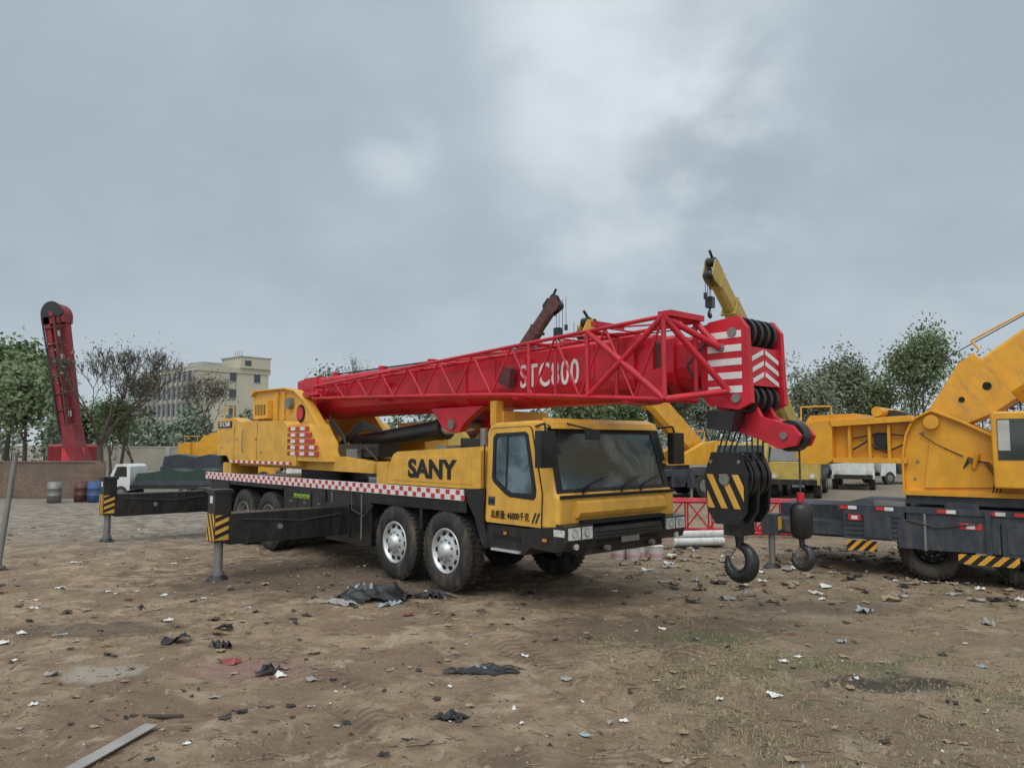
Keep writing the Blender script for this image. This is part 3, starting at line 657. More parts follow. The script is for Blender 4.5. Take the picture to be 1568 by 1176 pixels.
for xx in(3.2,-1.5,-2.8):
    for sd in(-1,1): g.cyl((xx,sd*1.2,.5),(xx,sd*.85,.5),.5,'rubber',24)
g.prism([(-.5,1.4),(-.3,2.1),(.3,2.1),(.5,1.4)],-.5,.5,'red_paint')
g.build('carrier',P,.03)
F=bpy.data.objects.new('folded_boom',None); link(F,P); F.location=(0,0,2.2); F.scale=(1.18,1.18,1.18)
F.rotation_mode='QUATERNION'; F.rotation_quaternion=(Matrix.Rotation(R(-120),3,'Z')@Matrix.Rotation(R(-10),3,'Y')).to_quaternion()
g=G()
for k,(w0,w1,dx,l) in enumerate(((.15,.20,-.28,5.6),(.13,.22,.0,6.0),(.12,.20,.28,5.6))):
    g.prism([(dx*.6-w0*.8,-.3),(dx*.6+w0*.8,-.3),(dx+w1*.62,l-.2),(dx+w1*.3,l+.1),(dx-w1*.3,l+.1),(dx-w1*.62,l-.2)],-.3+.1*k,.1+.1*k,'dark_red_paint')
arc=[(.50*math.cos(R(a)),5.55+.55*math.sin(R(a))) for a in range(0,181,15)]
g.prism(arc+[(-.44,5.2),(.44,5.2)],-.30,.36,'dark_red_paint')
arc=[(.47*math.cos(R(a)),5.57+.58*math.sin(R(a))) for a in range(0,181,15)]
g.prism(arc+[(-.38,5.5),(.38,5.5)],-.36,-.31,'black_paint')
g.cyl((-.02,-.40,5.6),(-.02,.40,5.6),.11,'dark_red_paint')
for z in(.8,1.5,2.2,2.9,3.6,4.3,5.0): g.box(-.40,.40,-.36,-.3,z,z+.06,'brown_red_paint')
g.path([(.05,-.37,.2),(.08,-.37,5.5)],.05,'brown_red_paint'); g.path([(-.3,-.37,.5),(-.42,-.37,5.5)],.04,'black_paint'); g.path([(.2,-.37,.5),(.3,-.37,5.5)],.03,'black_paint')
g.prism([(-.4,-.9),(-.22,.2),(-.2,.8),(.26,.9),(.3,.2),(.5,-.9)],-.4,.4,'dark_red_paint')
for z in(1.2,3.6,4.6): g.box(.16,.30,-.385,-.37,z,z+.25,'litter_grey')
g.build('boom_sections',F,.02)
def cov_truck(loc,rz,cm,tm,cabm,sc=1):
    E=empty('cargo_truck',loc,rz); E.scale=(sc,sc,sc); g=G()
    g.box(-3.6,2.2,-1.1,1.1,.7,.95,'black_paint'); g.box(-3.6,2.0,-1.15,1.15,.95,1.25,cm)
    g.prism([(-3.5,1.25),(-3.4,1.9),(-2.6,2.05),(-1.5,1.85),(-.6,2.05),(.8,1.8),(1.7,1.75),(1.9,1.25)],-1.1,1.1,tm)
    g.prism([(2.2,.6),(2.2,2.2),(2.4,2.35),(3.2,2.35),(3.55,1.6),(3.6,.6)],-1.1,1.1,cabm); g.prism([(2.4,1.5),(2.45,2.2),(3.1,2.2),(3.35,1.5)],-1.11,1.11,'glass')
    g.slab([(3.25,-1,2.25),(3.25,1,2.25),(3.53,1,1.65),(3.53,-1,1.65)],(.9,0,.4),.02,'glass')
    g.box(3.6,3.7,-1.0,1.0,.6,.85,'black_paint')
    for sd in(-1,1): g.cyl((3.6,sd*.8,1.0),(3.63,sd*.8,1.0),.12,'headlamp',14)
    for xx in(2.8,-1.6,-2.7):
        for sd in(-1,1): g.cyl((xx,sd*1.12,.45),(xx,sd*.8,.45),.45,'rubber',20); g.cyl((xx,sd*1.13,.45),(xx,sd*1.12,.45),.24,'steel',14)
    g.build('truck_body',E,.03)
cov_truck((-14.6,33,0),R(178),'slate_paint','dark_green_tarp','white_paint',.62)
cov_truck((-16.5,44,0),R(10),'slate_paint','slate_paint','orange_paint',.85)
cov_truck((-9.0,42,0),R(190),'slate_paint','black_paint','white_paint',.85)
cov_truck((18.6,42,0),R(245),'slate_paint','litter_grey','white_paint',.9)
cov_truck((13.4,36,0),R(245),'slate_paint','dark_green_tarp','dull_yellow_paint',.95)
cov_truck((23.5,46,0),R(200),'slate_paint','slate_paint','white_paint',.8)
for k,(x,y,m_) in enumerate(((-16.7,31,'blue_paint'),(-17.4,31.3,'brown_red_paint'),(-18.2,30.8,'steel'))):
    g=G(); g.lathe([(.001,0),(.26,0),(.26,.25),(.275,.27),(.26,.29),(.26,.52),(.275,.54),(.26,.56),(.26,.8),(.001,.8)],(0,0,0),(0,0,1),m_,20); o=g.build('oil_drum'); o.location=(x,y,0)
# ------------------------------------------------------------------ building
Bd=empty('office_building',(-57.8,140,0),0)
g=G()
u=Vector((-.74,.67,0)); w=Vector((.67,.74,0)); H=16.3
def q(a,b,z):
    p=u*a+w*b; return (p.x,p.y,z)
def obox(a0,a1,b0,b1,z0,z1,m):
    g.add([q(a,b,z) for a in(a0,a1) for b in(b0,b1) for z in(z0,z1)],[(0,1,3,2),(4,6,7,5),(0,4,5,1),(2,3,7,6),(0,2,6,4),(1,5,7,3)],m)
obox(0,24,0,14.7,0,H,'cream_wall')
obox(-.2,24.2,-.2,0,H-.5,H+.5,'cream_wall'); obox(-.2,0,0,15,H-.5,H+.5,'cream_wall')
for fl in range(5):
    z=1.2+fl*3.2
    for i in range(11):
        a=1.0+i*2.1
        obox(a,a+1.55,-.06,-.0,z,z+2.1,'far_window')
        obox(a+.72,a+.82,-.1,-.06,z,z+2.1,'grey_wall'); obox(a,a+1.55,-.1,-.06,z+1.3,z+1.38,'grey_wall')
    obox(0,24,-.25,-.06,z+2.35,z+2.6,'grey_wall')
for i in range(12): obox(.4+i*2.1,.75+i*2.1,-.45,0,0,H-.5,'grey_wall')
for fl in range(5):
    z=1.4+fl*3.2
    for b in (6.6,11.6):
        obox(-.06,0,b,b+1.3,z,z+1.7,'far_window'); obox(-.1,0,b-.1,b+1.4,z-.15,z,'grey_wall')
obox(-.6,7,8.5,14.7,H+.5,H+2.6,'cream_wall'); obox(-.66,-.6,9.3,10.6,H+1,H+2,'far_window')
obox(-.7,7.2,8.3,14.9,H+2.6,H+2.8,'roof_metal'); obox(4,10,3,7,H+.5,H+1.6,'grey_wall')
for i in range(9): obox(8+i*1.7,8.2+i*1.7,1,1.2,H,H+1.7,'grey_wall')
obox(8,22,1.0,1.1,H+1.5,H+1.6,'grey_wall')
for i in range(4): obox(2+i*.9,2.1+i*.9,10,10.1,H+2.8,H+4.2,'grey_wall')
g.build('walls_and_windows',Bd)
W=empty('brick_wall',(-20,33.5,0),0); g=G(); g.box(-22,2.2,0,.25,0,1.5,'brick'); g.box(-22,2.2,-.04,.29,1.5,1.57,'brick')
for i in range(7): g.box(-22+i*4,-21.6+i*4,-.08,0,0,1.5,'brick')
g.build('masonry',W)
W=empty('boundary_wall',(20,70,0),0); g=G(); g.box(-60,60,0,.25,0,2.0,'concrete_wall'); g.box(-60,60,-.05,.3,2.0,2.1,'grey_wall')
for i in range(28): g.box(-60+i*4.3,-59.6+i*4.3,-.1,0,0,2.0,'grey_wall')
g.build('masonry',W)
W=empty('steel_post',(-9.55,14.5,0),0); g=G(); g.cyl((0,0,0),(.16,.1,2.1),.05,'steel',12); g.cyl((.16,.1,2.1),(.17,.1,2.16),.065,'steel',12); g.cyl((0,0,0),(0,0,.05),.12,'steel',12); g.build('post',W)
# ------------------------------------------------------------------ trees
def tree(name,loc,h,spread,leaves,ls,lm,seed,depth=5,up=.5,trunk=.02,js=.05):
    rnd=random.Random(seed); g=G(); tips=[]
    def br(p,d,l,r,k):
        for i in range(2):
            d2=(d+Vector((rnd.uniform(-.16,.16),rnd.uniform(-.16,.16),rnd.uniform(-.03,.1)))).normalized()
            p2=p+d2*l/2; r2=r*.86
            g.cyl(p,p2,r,'bark',5 if k>1 else 8,r2=r2,caps=False); p=p2;d=d2;r=r2
            if k>=2: tips.append((p.copy(),k))
        if k>=depth: return
        nb=3 if k<3 else rnd.choice((2,3))
        for i in range(nb):
            a=rnd.uniform(0,6.28); s=spread*rnd.uniform(.6,1.15)
            e=Vector((math.cos(a)*s,math.sin(a)*s,up*rnd.uniform(.5,1.2)))
            br(p,(d*.9+e).normalized(),l*rnd.uniform(.62,.85),max(.009,r*rnd.uniform(.55,.75)),k+1)
    br(Vector((0,0,0)),Vector((0,0,1)),h*.24,h*trunk,0)
    for i in range(leaves):
        p,k=rnd.choice(tips)
        s=h*js
        c=p+Vector((rnd.gauss(0,s),rnd.gauss(0,s),rnd.gauss(0,s)))
        a=Vector((rnd.gauss(0,1),rnd.gauss(0,1),rnd.gauss(0,1))).normalized(); b=a.orthogonal().normalized()
        z=ls*rnd.uniform(.5,1.3)
        g.add([c-a*z-b*z*.5,c+a*z-b*z*.5,c+a*z*.8+b*z*.6,c-a*z*.7+b*z*.5],[(0,1,2,3)],lm)
    zs=sorted(v[2] for v in g.v); top=zs[int(len(zs)*.995)]; f=h/top
    g.v=[(x*f,y*f,z*f) for x,y,z in g.v]
    o=g.build(name,None,recalc=False); o.location=loc; o.rotation_euler=(0,0,rnd.uniform(0,6)); return o
tree('bare_tree',(-19.6,37.0,0),7.1,.8,700,.045,'leaf_grey',3,7,.40,.020)
tree('bare_tree',(-29,74,0),8.9,.8,1200,.08,'leaf_grey',5,7,.4,.018)
tree('bare_tree',(-28.5,56,0),7.6,.7,900,.06,'leaf_grey',55,7,.5,.016)
tree('leafy_tree',(-43,66,0),10.8,.6,12000,.17,'leaf_green',6,js=.07)
tree('leafy_tree',(-49,70,0),12,.6,12000,.18,'leaf_green',7,js=.07)
tree('leafy_tree',(-36.5,58,0),8.4,.6,9000,.15,'leaf_pale',8,js=.07)
tree('leafy_tree',(-46,60,0),9,.6,9000,.16,'leaf_green',28,js=.07)
tree('young_tree',(-22.5,46,0),5.2,.5,2600,.08,'leaf_pale',9,js=.07)
tree('young_tree',(-26,50,0),5.2,.5,2600,.09,'leaf_pale',10,js=.07)
tree('young_tree',(-29.5,52,0),5.4,.5,3200,.10,'leaf_green',20,js=.07)
tree('poplar_tree',(22.3,52,0),8.6,.5,4200,.085,'leaf_grey',11,6,.7,js=.05)
tree('poplar_tree',(27.3,52,0),10.0,.5,9500,.09,'leaf_pale',12,6,.75,js=.05)
tree('young_tree',(24.8,56,0),7.6,.55,6000,.10,'leaf_pale',42,6,.6,js=.06)
tree('young_tree',(19.3,50,0),6.6,.5,4500,.09,'leaf_grey',13,6,.6,js=.06)
tree('young_tree',(16.8,54,0),6.2,.5,4000,.09,'leaf_pale',43,6,.6,js=.06)
tree('young_tree',(10.4,48,0),6.1,.6,4000,.085,'leaf_grey',14,6,js=.06)
tree('young_tree',(13.4,52,0),6.4,.6,4000,.09,'leaf_grey',15,6,js=.06)
tree('young_tree',(4.5,50,0),5.9,.6,6000,.11,'leaf_pale',16,js=.07)
tree('young_tree',(6.8,52,0),6.0,.6,5000,.11,'leaf_green',26,js=.07)
tree('bare_tree',(-11.5,62,0),9.2,.5,900,.07,'leaf_grey',17,6,.7,.014)
tree('poplar_tree',(-15.2,64,0),8.6,.4,900,.09,'leaf_pale',18,6,.8)
tree('young_tree',(31,50,0),7.8,.5,7000,.10,'leaf_grey',19,6,.7,js=.06)
g=G(); rnd=random.Random(5)
for i in range(200):
    x=-95+i*1.06+rnd.uniform(-1,1); y=rnd.uniform(76,100); hh=rnd.uniform(3.8,6.2) if x<30 else rnd.uniform(5,8)
    if x<-60: hh=rnd.uniform(6,9.5)
    if 8<x<60: hh*=1.4
    if rnd.random()<.25: hh*=1.25
    g.cyl((x,y,0),(x+rnd.uniform(-.3,.3),y,hh*.8),.12,'bark',5,r2=.04,caps=False)
    for k in range(210):
        t=rnd.random(); rr=hh*.26*(1.1-.7*t)
        c=Vector((x+rnd.gauss(0,rr*.6),y+rnd.gauss(0,rr*.6),hh*(.12+.88*t)))
        a=Vector((rnd.gauss(0,1),rnd.gauss(0,1),rnd.gauss(0,1))).normalized(); b=a.orthogonal().normalized(); z=rnd.uniform(.12,.30)
        g.add([c-a*z-b*z*.6,c+a*z-b*z*.5,c+a*z*.8+b*z*.6,c-a*z*.7+b*z*.5],[(0,1,2,3)],'leaf_haze')
g.build('background_trees',None,recalc=False)
# ------------------------------------------------------------------ ground
RUTS=((-32,2.6,.2),(-32,4.75,.2),(58,3.5,.16),(58,5.4,.16),(20,-1.2,.2),(-12,-5.6,.2),(-12,-7.6,.2))
def rutd(x,y):
    best=0
    n3=noise.noise(Vector((x*.25,y*.25,3)))
    for ang,off,wd in RUTS:
        a=R(ang); u_=abs(x*math.cos(a)-y*math.sin(a)+n3*1.2-off)
        if u_<wd*1.8: best=max(best,1-(u_/(wd*1.8))**2)
        elif u_<wd*3.2: best=max(best,-.35*(1-abs(u_/wd-2.5)/.7)) if best==0 else best
    return best
def gz(x,y):
    v=Vector((x,y,0))
    z=.05*noise.noise(v*.35)+.035*noise.noise(v*1.3+Vector((5,2,0)))+.022*noise.noise(v*3.7)+.012*noise.noise(v*9)+.006*noise.noise(v*21)
    z-=.04*rutd(x,y)*max(0,min(1,noise.noise(v*.3+Vector((9,9,0)))*2+.6))
    d=math.hypot(x,y-10); return z*max(0,min(1,(40-d)/20))-.015
def axis(lo,hi,st,far):
    a=[];x=lo
    while x<=hi: a.append(x); x+=st
    s=st; x=a[-1]; up=[]
    while x<far: s*=1.3; x+=s; up.append(x)
    s=st; x=lo; dn=[]
    while x>-far: s*=1.3; x-=s; dn.append(x)
    return dn[::-1]+a+up
X=axis(-9.5,9.5,.05,1500); Y=axis(4.6,15,.05,1500)
vs=[(x,y,gz(x,y)) for y in Y for x in X]; nx=len(X)
fs=[(j*nx+i,j*nx+i+1,(j+1)*nx+i+1,(j+1)*nx+i) for j in range(len(Y)-1) for i in range(nx-1)]
me=bpy.data.meshes.new('ground'); me.from_pydata(vs,[],fs); me.polygons.foreach_set('use_smooth',[True]*len(fs))
go=bpy.data.objects.new('ground',me); link(go)
m=bpy.data.materials.new('dirt_ground'); m.use_nodes=True; nt=m.node_tree; p=nt.nodes['Principled BSDF']
tc=nd(nt,'ShaderNodeTexCoord').outputs['Object']
sep=nd(nt,'ShaderNodeSeparateXYZ'); nt.links.new(tc,sep.inputs[0]); sx,sy=sep.outputs[0],sep.outputs[1]
n_big=noi(nt,tc,.5,4,.6,.8); n_mid=noi(nt,tc,2.4,7,.68,.5); n_fine=noi(nt,tc,20,6,.78); n_b2=noi(nt,tc,1.0,5,.68,1.2); n_b3=noi(nt,tc,.3,2); n_q=noi(nt,tc,7,4,.7,.4)
c=mix(nt,ramp(nt,n_mid,.38,.64),(.275,.185,.115),(.44,.32,.215))
c=mix(nt,ramp(nt,n_q,.54,.68,0,.55),c,(.21,.14,.09))  # earth blotches; their contrast also paints in shading the bumps barely show
c=mix(nt,ramp(nt,n_big,.46,.60,0,.75),c,(.225,.148,.095))
c=mix(nt,ramp(nt,n_b2,.54,.66,0,.85),c,(.50,.385,.275))
c=mix(nt,ramp(nt,n_b2,.42,.33,0,.75),c,(.155,.10,.065))
c=mix(nt,ramp(nt,n_fine,.52,.74,0,.5),c,(.13,.088,.06))
n_sp=noi(nt,tc,70,3,.8); c=mix(nt,ramp(nt,n_sp,.60,.70,0,.5),c,(.50,.41,.31))
rightm=math_(nt,'MULTIPLY',ramp(nt,math_(nt,'ADD',sx,math_(nt,'MULTIPLY',n_b3,4)),2.0,6.0),ramp(nt,n_mid,.35,.6))
c=mix(nt,math_(nt,'MULTIPLY',rightm,.5),c,(.27,.21,.145))
grn=math_(nt,'MULTIPLY',ramp(nt,n_b2,.46,.35),ramp(nt,sx,0,3)); c=mix(nt,math_(nt,'MULTIPLY',grn,.5),c,(.13,.145,.065))
far=math_(nt,'ADD',sy,math_(nt,'MULTIPLY',n_b3,5)); gm=math_(nt,'MULTIPLY',ramp(nt,far,17,24,0,.7),ramp(nt,sx,2,-5))
gcol=mix(nt,ramp(nt,n_mid,.42,.6),(.18,.155,.13),(.37,.335,.29)); c=mix(nt,gm,c,gcol)
farr=ramp(nt,sy,24,34,0,.7); c=mix(nt,farr,c,(.22,.19,.155))
def blob(cx,cy,rx,ry,col,amt,c):
    mp=nd(nt,'ShaderNodeMapping',vector_type='POINT',inp={1:(-cx/rx,-cy/ry,0),3:(1/rx,1/ry,0)}); nt.links.new(tc,mp.inputs[0])
    l=nd(nt,'ShaderNodeVectorMath',operation='LENGTH'); nt.links.new(mp.outputs[0],l.inputs[0])
    e=math_(nt,'ADD',l.outputs['Value'],math_(nt,'MULTIPLY',math_(nt,'SUBTRACT',n_mid,.5),2.2))
    return mix(nt,ramp(nt,e,1.1,.6,0,amt),c,col)
c=blob(3.7,7.6,.75,.35,(.045,.038,.032),.85,c); c=blob(-4.15,8.0,.45,.28,(.46,.40,.34),.8,c); c=blob(-2.7,8.15,.75,.4,(.32,.18,.155),.7,c)
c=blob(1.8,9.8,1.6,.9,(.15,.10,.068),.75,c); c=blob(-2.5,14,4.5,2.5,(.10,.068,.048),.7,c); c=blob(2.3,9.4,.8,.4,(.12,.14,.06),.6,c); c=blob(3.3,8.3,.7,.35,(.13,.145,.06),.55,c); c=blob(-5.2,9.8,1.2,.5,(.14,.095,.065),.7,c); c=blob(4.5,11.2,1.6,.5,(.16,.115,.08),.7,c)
tr=None
for ang,off,wd in RUTS[:5]:
    mp=nd(nt,'ShaderNodeMapping',inp={2:(0,0,R(ang))}); nt.links.new(tc,mp.inputs[0])
    s2=nd(nt,'ShaderNodeSeparateXYZ'); nt.links.new(mp.outputs[0],s2.inputs[0])
    u_=math_(nt,'ABSOLUTE',math_(nt,'ADD',s2.outputs[0],math_(nt,'ADD',math_(nt,'MULTIPLY',math_(nt,'SUBTRACT',n_b3,.5),2.4),-off)))
    band=ramp(nt,u_,.26,.16)
    st_=math_(nt,'SINE',math_(nt,'ADD',math_(nt,'MULTIPLY',s2.outputs[1],48),math_(nt,'MULTIPLY',u_,30)))
    t_=math_(nt,'MULTIPLY',math_(nt,'MULTIPLY',band,ramp(nt,st_,-.4,.6)),ramp(nt,n_big,.40,.54))
    tr=t_ if tr is None else math_(nt,'MAXIMUM',tr,t_)
c=mix(nt,math_(nt,'MULTIPLY',tr,.55),c,(.14,.095,.063))
nt.links.new(c,p.inputs['Base Color'])
nt.links.new(ramp(nt,n_b2,.34,.42,.55,.95),p.inputs['Roughness'])
hgt=math_(nt,'ADD',math_(nt,'MULTIPLY',n_mid,.6),math_(nt,'ADD',math_(nt,'MULTIPLY',n_fine,.45),math_(nt,'ADD',math_(nt,'MULTIPLY',n_q,.5),math_(nt,'MULTIPLY',tr,-.18))))
b=nd(nt,'ShaderNodeBump',inp={'Strength':1.0,'Distance':.10}); nt.links.new(hgt,b.inputs['Height']); nt.links.new(b.outputs[0],p.inputs['Normal'])
me.materials.append(m)
rnd=random.Random(21)
def gpos(near=5.2,far=24,bias=1.0):
    y=near+(far-near)*rnd.random()**bias; x=rnd.uniform(-.74,.74)*y; return x,y
g=G()
for i in range(11000):
    x,y=gpos(bias=1.3); s=rnd.uniform(.005,.016)*(2.4 if rnd.random()<.06 else 1); z=gz(x,y)
    o=Vector((x,y,z+s*.2))
    ring=[o+Vector((math.cos(a)*s*rnd.uniform(.7,1.3),math.sin(a)*s*rnd.uniform(.6,1.2),-s*.3)) for a in(0,1.25,2.5,3.77,5.0)]
    top=o+Vector((rnd.uniform(-.4,.4)*s,rnd.uniform(-.4,.4)*s,s*rnd.uniform(.5,.9)))
    mm=rnd.choices(('stone','litter_grey','cardboard','twig','litter_white','clod'),(5,.4,2,2,.15,8))[0]
    g.add(ring+[top],[(i,(i+1)%5,5) for i in range(5)],mm)
g.build('loose_stones',None,recalc=False)
g=G()
def scrap(x,y,s,mm,lift=.35,asp=1.0,n=4):
    rz=rnd.uniform(0,6.28); z0=gz(x,y)+.008; vs=[]; c_,s_=math.cos(rz),math.sin(rz)
    ph=rnd.uniform(0,6)
    for j in range(n+1):
        for i in range(n+1):
            u_=(i/n-.5)*2; v_=(j/n-.5)*2
            rr=1-.3*abs(u_*v_)+rnd.uniform(-.2,.2)
            a=u_*s*rr; b_=v_*s*asp*rr
            hh=abs(noise.noise(Vector((u_*1.3+ph*3,v_*1.3,ph))))*s*lift*2
            vs.append((x+a*c_-b_*s_,y+a*s_+b_*c_,z0+hh))
    g.add(vs,[(j*(n+1)+i,j*(n+1)+i+1,(j+1)*(n+1)+i+1,(j+1)*(n+1)+i) for j in range(n) for i in range(n)],mm)
for i in range(750):
    x,y=gpos(5.2,22,1.0); mm=rnd.choices(('litter_white','litter_grey','litter_black','litter_red','cardboard','litter_blue','twig'),(1.8,2.4,4,.3,6,.4,3))[0]
    scrap(x,y,rnd.uniform(.010,.05)*(1+.03*y),mm,.3,rnd.uniform(.2,1))
for i in range(280):
    x=rnd.uniform(2.0,8.5); y=rnd.uniform(11.5,17.5); scrap(x,y,rnd.uniform(.03,.14),rnd.choice(('litter_white','litter_grey','cardboard','litter_black','stone','clod','twig')),.4,rnd.uniform(.3,1))
for i in range(120):
    x=rnd.uniform(-10,-2); y=rnd.uniform(8.5,13); scrap(x,y,rnd.uniform(.02,.08),rnd.choice(('litter_white','cardboard','litter_black','clod','twig')),.4,rnd.uniform(.2,1))
for x,y,s,mm in ((2.39,7.2,.07,'litter_white'),(2.9,8.4,.06,'litter_white'),(-6.0,9.6,.06,'litter_white'),(.15,8.8,.05,'litter_white'),(-4.6,7.9,.08,'litter_grey'),(3.9,9.3,.07,'litter_blue'),(-2.5,8.1,.13,'litter_black'),(-2.35,8.0,.07,'litter_white'),(-3.0,8.4,.13,'litter_red'),(4.9,10.9,.13,'litter_blue'),(1.9,9.9,.05,'litter_white'),(-1.4,10.6,.08,'litter_red'),(-1.25,8.1,.05,'cardboard'),(-3.6,9.8,.12,'litter_black'),(-3.9,9.1,.16,'litter_black'),(.25,12.2,.1,'litter_black'),(6.2,10.2,.12,'litter_grey')):
    scrap(x,y,s,mm,.5,.7)
g.build('litter',None,recalc=False)
g=G()
for i in range(2600):
    x,y=gpos(5.2,20,1.2); z=gz(x,y)+.006; a=rnd.uniform(0,6.28); l=rnd.uniform(.03,.14)*(2.5 if rnd.random()<.06 else 1)
    x2,y2=x+math.cos(a)*l,y+math.sin(a)*l
    g.cyl((x,y,z),(x2,y2,gz(x2,y2)+rnd.uniform(.004,.02)),rnd.uniform(.0015,.005),rnd.choice(('twig','twig','straw')),5,r2=.0015)
z_=gz(-3,6.72)+.015
g.path([(-3.25,6.75,z_),(-2.98,6.72,z_+.005),(-2.8,6.74,z_)],.02,'twig',6)
g.build('twigs',None,recalc=False)
g=G()
def blade(x,y,mm,hs):
    z=gz(x,y); a=rnd.uniform(0,6.28); h=rnd.uniform(.5,1.2)*hs; t=rnd.uniform(.3,1.6)
    dx,dy=math.cos(a),math.sin(a); w_=.002+.002*rnd.random()
    g.add([(x-dy*w_,y+dx*w_,z),(x+dy*w_,y-dx*w_,z),(x+dx*h*t,y+dy*h*t,z+h*max(.12,1-t*.5))],[(0,1,2)],mm)
cl=[(rnd.uniform(.5,9),rnd.uniform(5.5,15)) for _ in range(120)]+[(rnd.uniform(1.5,5),rnd.uniform(5.2,9)) for _ in range(45)]+[(rnd.uniform(-8,2),rnd.uniform(5.5,15)) for _ in range(20)]
for cx,cy in cl:
    k=rnd.randint(60,260); sp_=rnd.uniform(.12,.5); gm_=rnd.random()
    for _ in range(k):
        blade(cx+rnd.gauss(0,sp_),cy+rnd.gauss(0,sp_),'weed' if rnd.random()<(.8 if gm_<.3 else .06) else 'straw',.045)
g.build('dry_grass',None,recalc=False)
def heap(name,cx,cy,sx_,sy_,h,mm,seed,rot=0,n=34):
    vs=[];c_,s_=math.cos(rot),math.sin(rot)
    for j in range(n+1):
        for i in range(n+1):
            u_=(i/n-.5)*2;v_=(j/n-.5)*2
            k=1+.35*noise.noise(Vector((u_*1.5,v_*1.5,seed)))
            rr=math.hypot(u_,v_)
            f=max(0,1-rr)
            a=u_*sx_*k;b_=v_*sy_*k
            z=h*(abs(noise.noise(Vector((u_*2.2,v_*2.2,seed+4))))*1.6+.3*abs(noise.noise(Vector((u_*6,v_*6,seed)))))*min(1,f*3+.12)
            x=cx+a*c_-b_*s_;y=cy+a*s_+b_*c_
            vs.append((x,y,gz(x,y)+.008+z))
    fs=[]
    for j in range(n):
        for i in range(n):
            u_=((i+.5)/n-.5)*2;v_=((j+.5)/n-.5)*2
            if math.hypot(u_,v_)+.55*noise.noise(Vector((u_*2.2,v_*2.2,seed+9)))<.85: fs.append((j*(n+1)+i,j*(n+1)+i+1,(j+1)*(n+1)+i+1,(j+1)*(n+1)+i))
    me=bpy.data.meshes.new(name); me.from_pydata(vs,[],fs); me.materials.append(MATS[mm]); o=bpy.data.objects.new(name,me); link(o)
    me.polygons.foreach_set('use_smooth',[True]*len(fs))
heap('plastic_sheet',-2.0,11.75,.75,.42,.16,'litter_black',3)
heap('plastic_sheet',-2.35,11.95,.30,.22,.16,'litter_blue',5); heap('plastic_sheet',-1.75,11.3,.25,.10,.08,'litter_blue',8)
heap('plastic_sheet',-1.2,11.9,.35,.2,.10,'litter_black',12); heap('plastic_sheet',-2.5,11.35,.3,.15,.06,'litter_grey',33)
heap('rubber_mat',-.29,8.05,.44,.13,.05,'litter_black',15,.05); heap('rag',-.35,8.1,.12,.07,.06,'litter_grey',17)
heap('rag',-.52,6.7,.18,.09,.04,'litter_black',19,.5); heap('rag',-3.3,8.9,.14,.10,.08,'litter_black',25)
g=G(); g.box(-.06,.06,-.5,.35,.0,.012,'litter_grey'); o=g.build('wooden_plank',None,.004); o.location=(-3.0,6.1,.02); o.rotation_euler=(R(1),0,R(-12))
for k,(x,y) in enumerate(((2.15,15.7),(2.42,15.6),(2.62,15.9),(2.9,15.7),(2.3,16.0))):
    E=empty('paint_bucket',(x,y,-.01)); g=G(); g.cyl((0,0,.0),(0,0,.26),.13,'white_paint',20,r2=.15); g.cyl((0,0,.26),(0,0,.275),.16,'white_paint',20); g.cyl((0,0,.06),(0,0,.13),.143,'pink',20,r2=.148); g.build('bucket_body',E)
E=empty('pipe_stack',(4.2,17.8,0),R(8)); g=G()
for k in range(4): g.cyl((-.6+.1*k,k*.18-.2,.10),(.6+.07*k,k*.18-.15,.10),.09,'white_paint' if k%2==0 else 'litter_grey',16)
g.cyl((-.5,-.05,.25),(.7,.0,.25),.085,'white_paint',16); g.build('pipes',E)
E=empty('lattice_section',(4.9,20,0),R(-8)); g=G()
ch=[(-.4,.08),(.4,.08),(.4,.85),(-.4,.85)]
for y_,z_ in ch: g.cyl((-2.2,y_,z_),(2.6,y_,z_),.04,'red_paint',8)
for i in range(8):
    a=-2.2+i*.6; b_=a+.6
    for (y0,z0),(y1,z1) in zip(ch,ch[1:]+ch[:1]): g.cyl((a,y0,z0),(b_,y1,z1),.022,'red_paint',6); g.cyl((a,y0,z0),(a,y1,z1),.022,'red_paint',6)
g.build('lattice',E)
# ------------------------------------------------------------------ world, sun, camera
w=bpy.data.worlds.new('World'); scene.world=w; w.use_nodes=True; nt=w.node_tree
bg=nt.nodes['Background']; bg.inputs[1].default_value=.1
tc=nd(nt,'ShaderNodeTexCoord').outputs['Generated']
nrm_=nd(nt,'ShaderNodeVectorMath',operation='NORMALIZE'); nt.links.new(tc,nrm_.inputs[0]); D=nrm_.outputs[0]
sep=nd(nt,'ShaderNodeSeparateXYZ'); nt.links.new(D,sep.inputs[0]); dx,dy,dz=sep.outputs
den=math_(nt,'ADD',math_(nt,'ABSOLUTE',dz),.45)
cmb=nd(nt,'ShaderNodeCombineXYZ'); nt.links.new(math_(nt,'DIVIDE',dx,den),cmb.inputs[0]); nt.links.new(math_(nt,'DIVIDE',dy,den),cmb.inputs[1]); cv=cmb.outputs[0]
n1=noi(nt,cv,1.5,3,.45,.15); n2=noi(nt,cv,4.2,5,.5,.15)
nn=math_(nt,'ADD',math_(nt,'MULTIPLY',n1,.55),math_(nt,'MULTIPLY',n2,.45))
c=mix(nt,ramp(nt,nn,.36,.64),(.385,.462,.525),(.47,.545,.605))
c=mix(nt,ramp(nt,dx,-.1,-.55,0,.35),c,(.37,.445,.505))
c=mix(nt,ramp(nt,dz,.22,.0,0,.7),c,(.53,.60,.65))
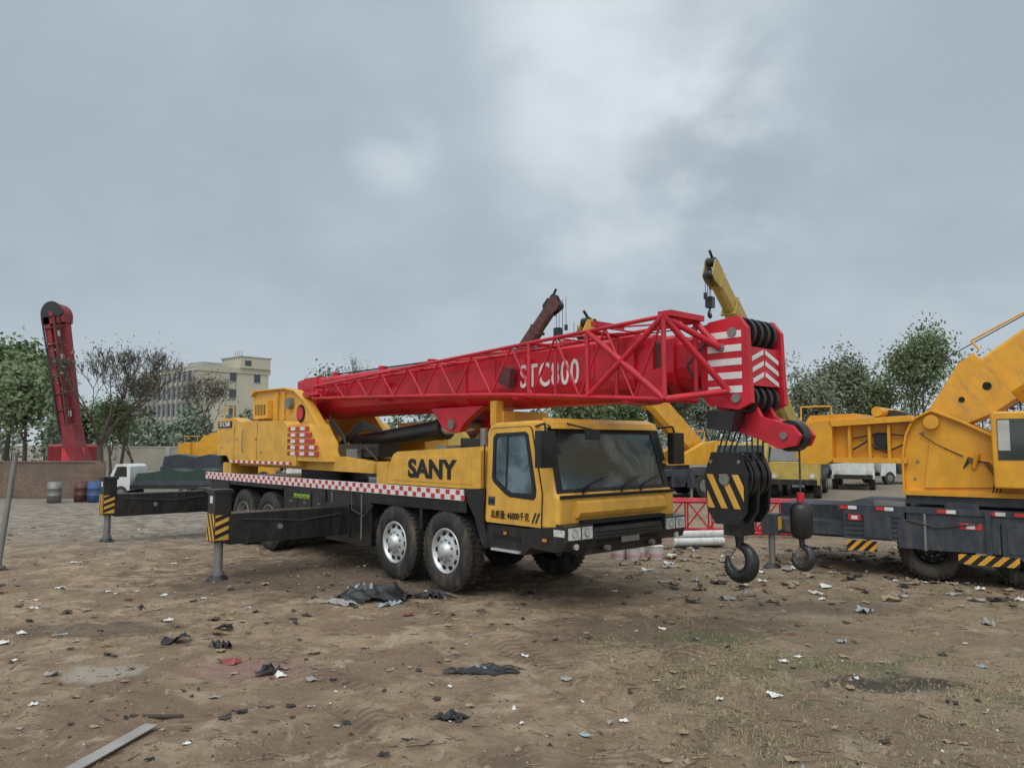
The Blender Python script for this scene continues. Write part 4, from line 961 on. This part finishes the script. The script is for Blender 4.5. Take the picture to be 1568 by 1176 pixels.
def patch(v,a,b,amt,c,col,nn_):
    d=nd(nt,'ShaderNodeVectorMath',operation='DOT_PRODUCT'); nt.links.new(D,d.inputs[0]); d.inputs[1].default_value=Vector(v).normalized()
    return mix(nt,math_(nt,'MULTIPLY',ramp(nt,d.outputs['Value'],a,b,0,amt),nn_),c,col)
pn=ramp(nt,nn,.38,.60,.15,1)
c=patch((.16,.93,.34),.972,.9995,.7,c,(.70,.765,.81),pn)
c=patch((.14,.88,.50),.975,.998,.8,c,(.76,.82,.86),pn)
c=patch((-.156,.973,.386),.9975,.9999,.5,c,(.68,.75,.80),ramp(nt,n2,.35,.6,.2,1))
c=patch((.28,.92,.36),.988,.999,.5,c,(.35,.41,.465),ramp(nt,n2,.60,.42))
mult=math_(nt,'ADD',ramp(nt,dz,.58,.9,1,2.4),ramp(nt,dy,.1,-.8,0,1.0))  # sky boosted overhead and behind the camera, added to light near faces
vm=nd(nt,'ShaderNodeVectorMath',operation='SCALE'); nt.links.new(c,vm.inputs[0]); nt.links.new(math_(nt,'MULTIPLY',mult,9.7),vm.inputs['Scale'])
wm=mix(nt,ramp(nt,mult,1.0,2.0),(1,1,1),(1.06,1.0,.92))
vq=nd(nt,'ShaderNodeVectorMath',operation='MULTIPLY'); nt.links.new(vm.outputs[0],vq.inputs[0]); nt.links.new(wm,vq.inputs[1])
sky=nd(nt,'ShaderNodeTexSky',sky_type='NISHITA',sun_disc=False,sun_elevation=R(52),sun_rotation=R(200))
vs_=nd(nt,'ShaderNodeVectorMath',operation='SCALE'); nt.links.new(sky.outputs[0],vs_.inputs[0]); vs_.inputs['Scale'].default_value=.04
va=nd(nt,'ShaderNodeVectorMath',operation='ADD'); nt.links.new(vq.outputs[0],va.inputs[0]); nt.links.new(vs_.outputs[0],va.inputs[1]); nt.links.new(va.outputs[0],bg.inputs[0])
sl=bpy.data.lights.new('sun','SUN'); sl.energy=1.1; sl.angle=R(40); sl.color=(1,.96,.90); so=bpy.data.objects.new('sun',sl); link(so)
az=R(200); el=R(52); sd=Vector((math.sin(az)*math.cos(el),math.cos(az)*math.cos(el),math.sin(el)))
so.rotation_euler=sd.to_track_quat('Z','Y').to_euler()
cam=bpy.data.cameras.new('camera'); cam.sensor_width=36; cam.lens=27.02; cam.clip_end=4000; cam.clip_start=.05
co=bpy.data.objects.new('camera',cam); link(co); co.location=(0,0,2.3); co.rotation_euler=(R(90+4.47),0,0); scene.camera=co
scene.view_settings.view_transform='Standard'; scene.view_settings.look='None'; scene.view_settings.exposure=0
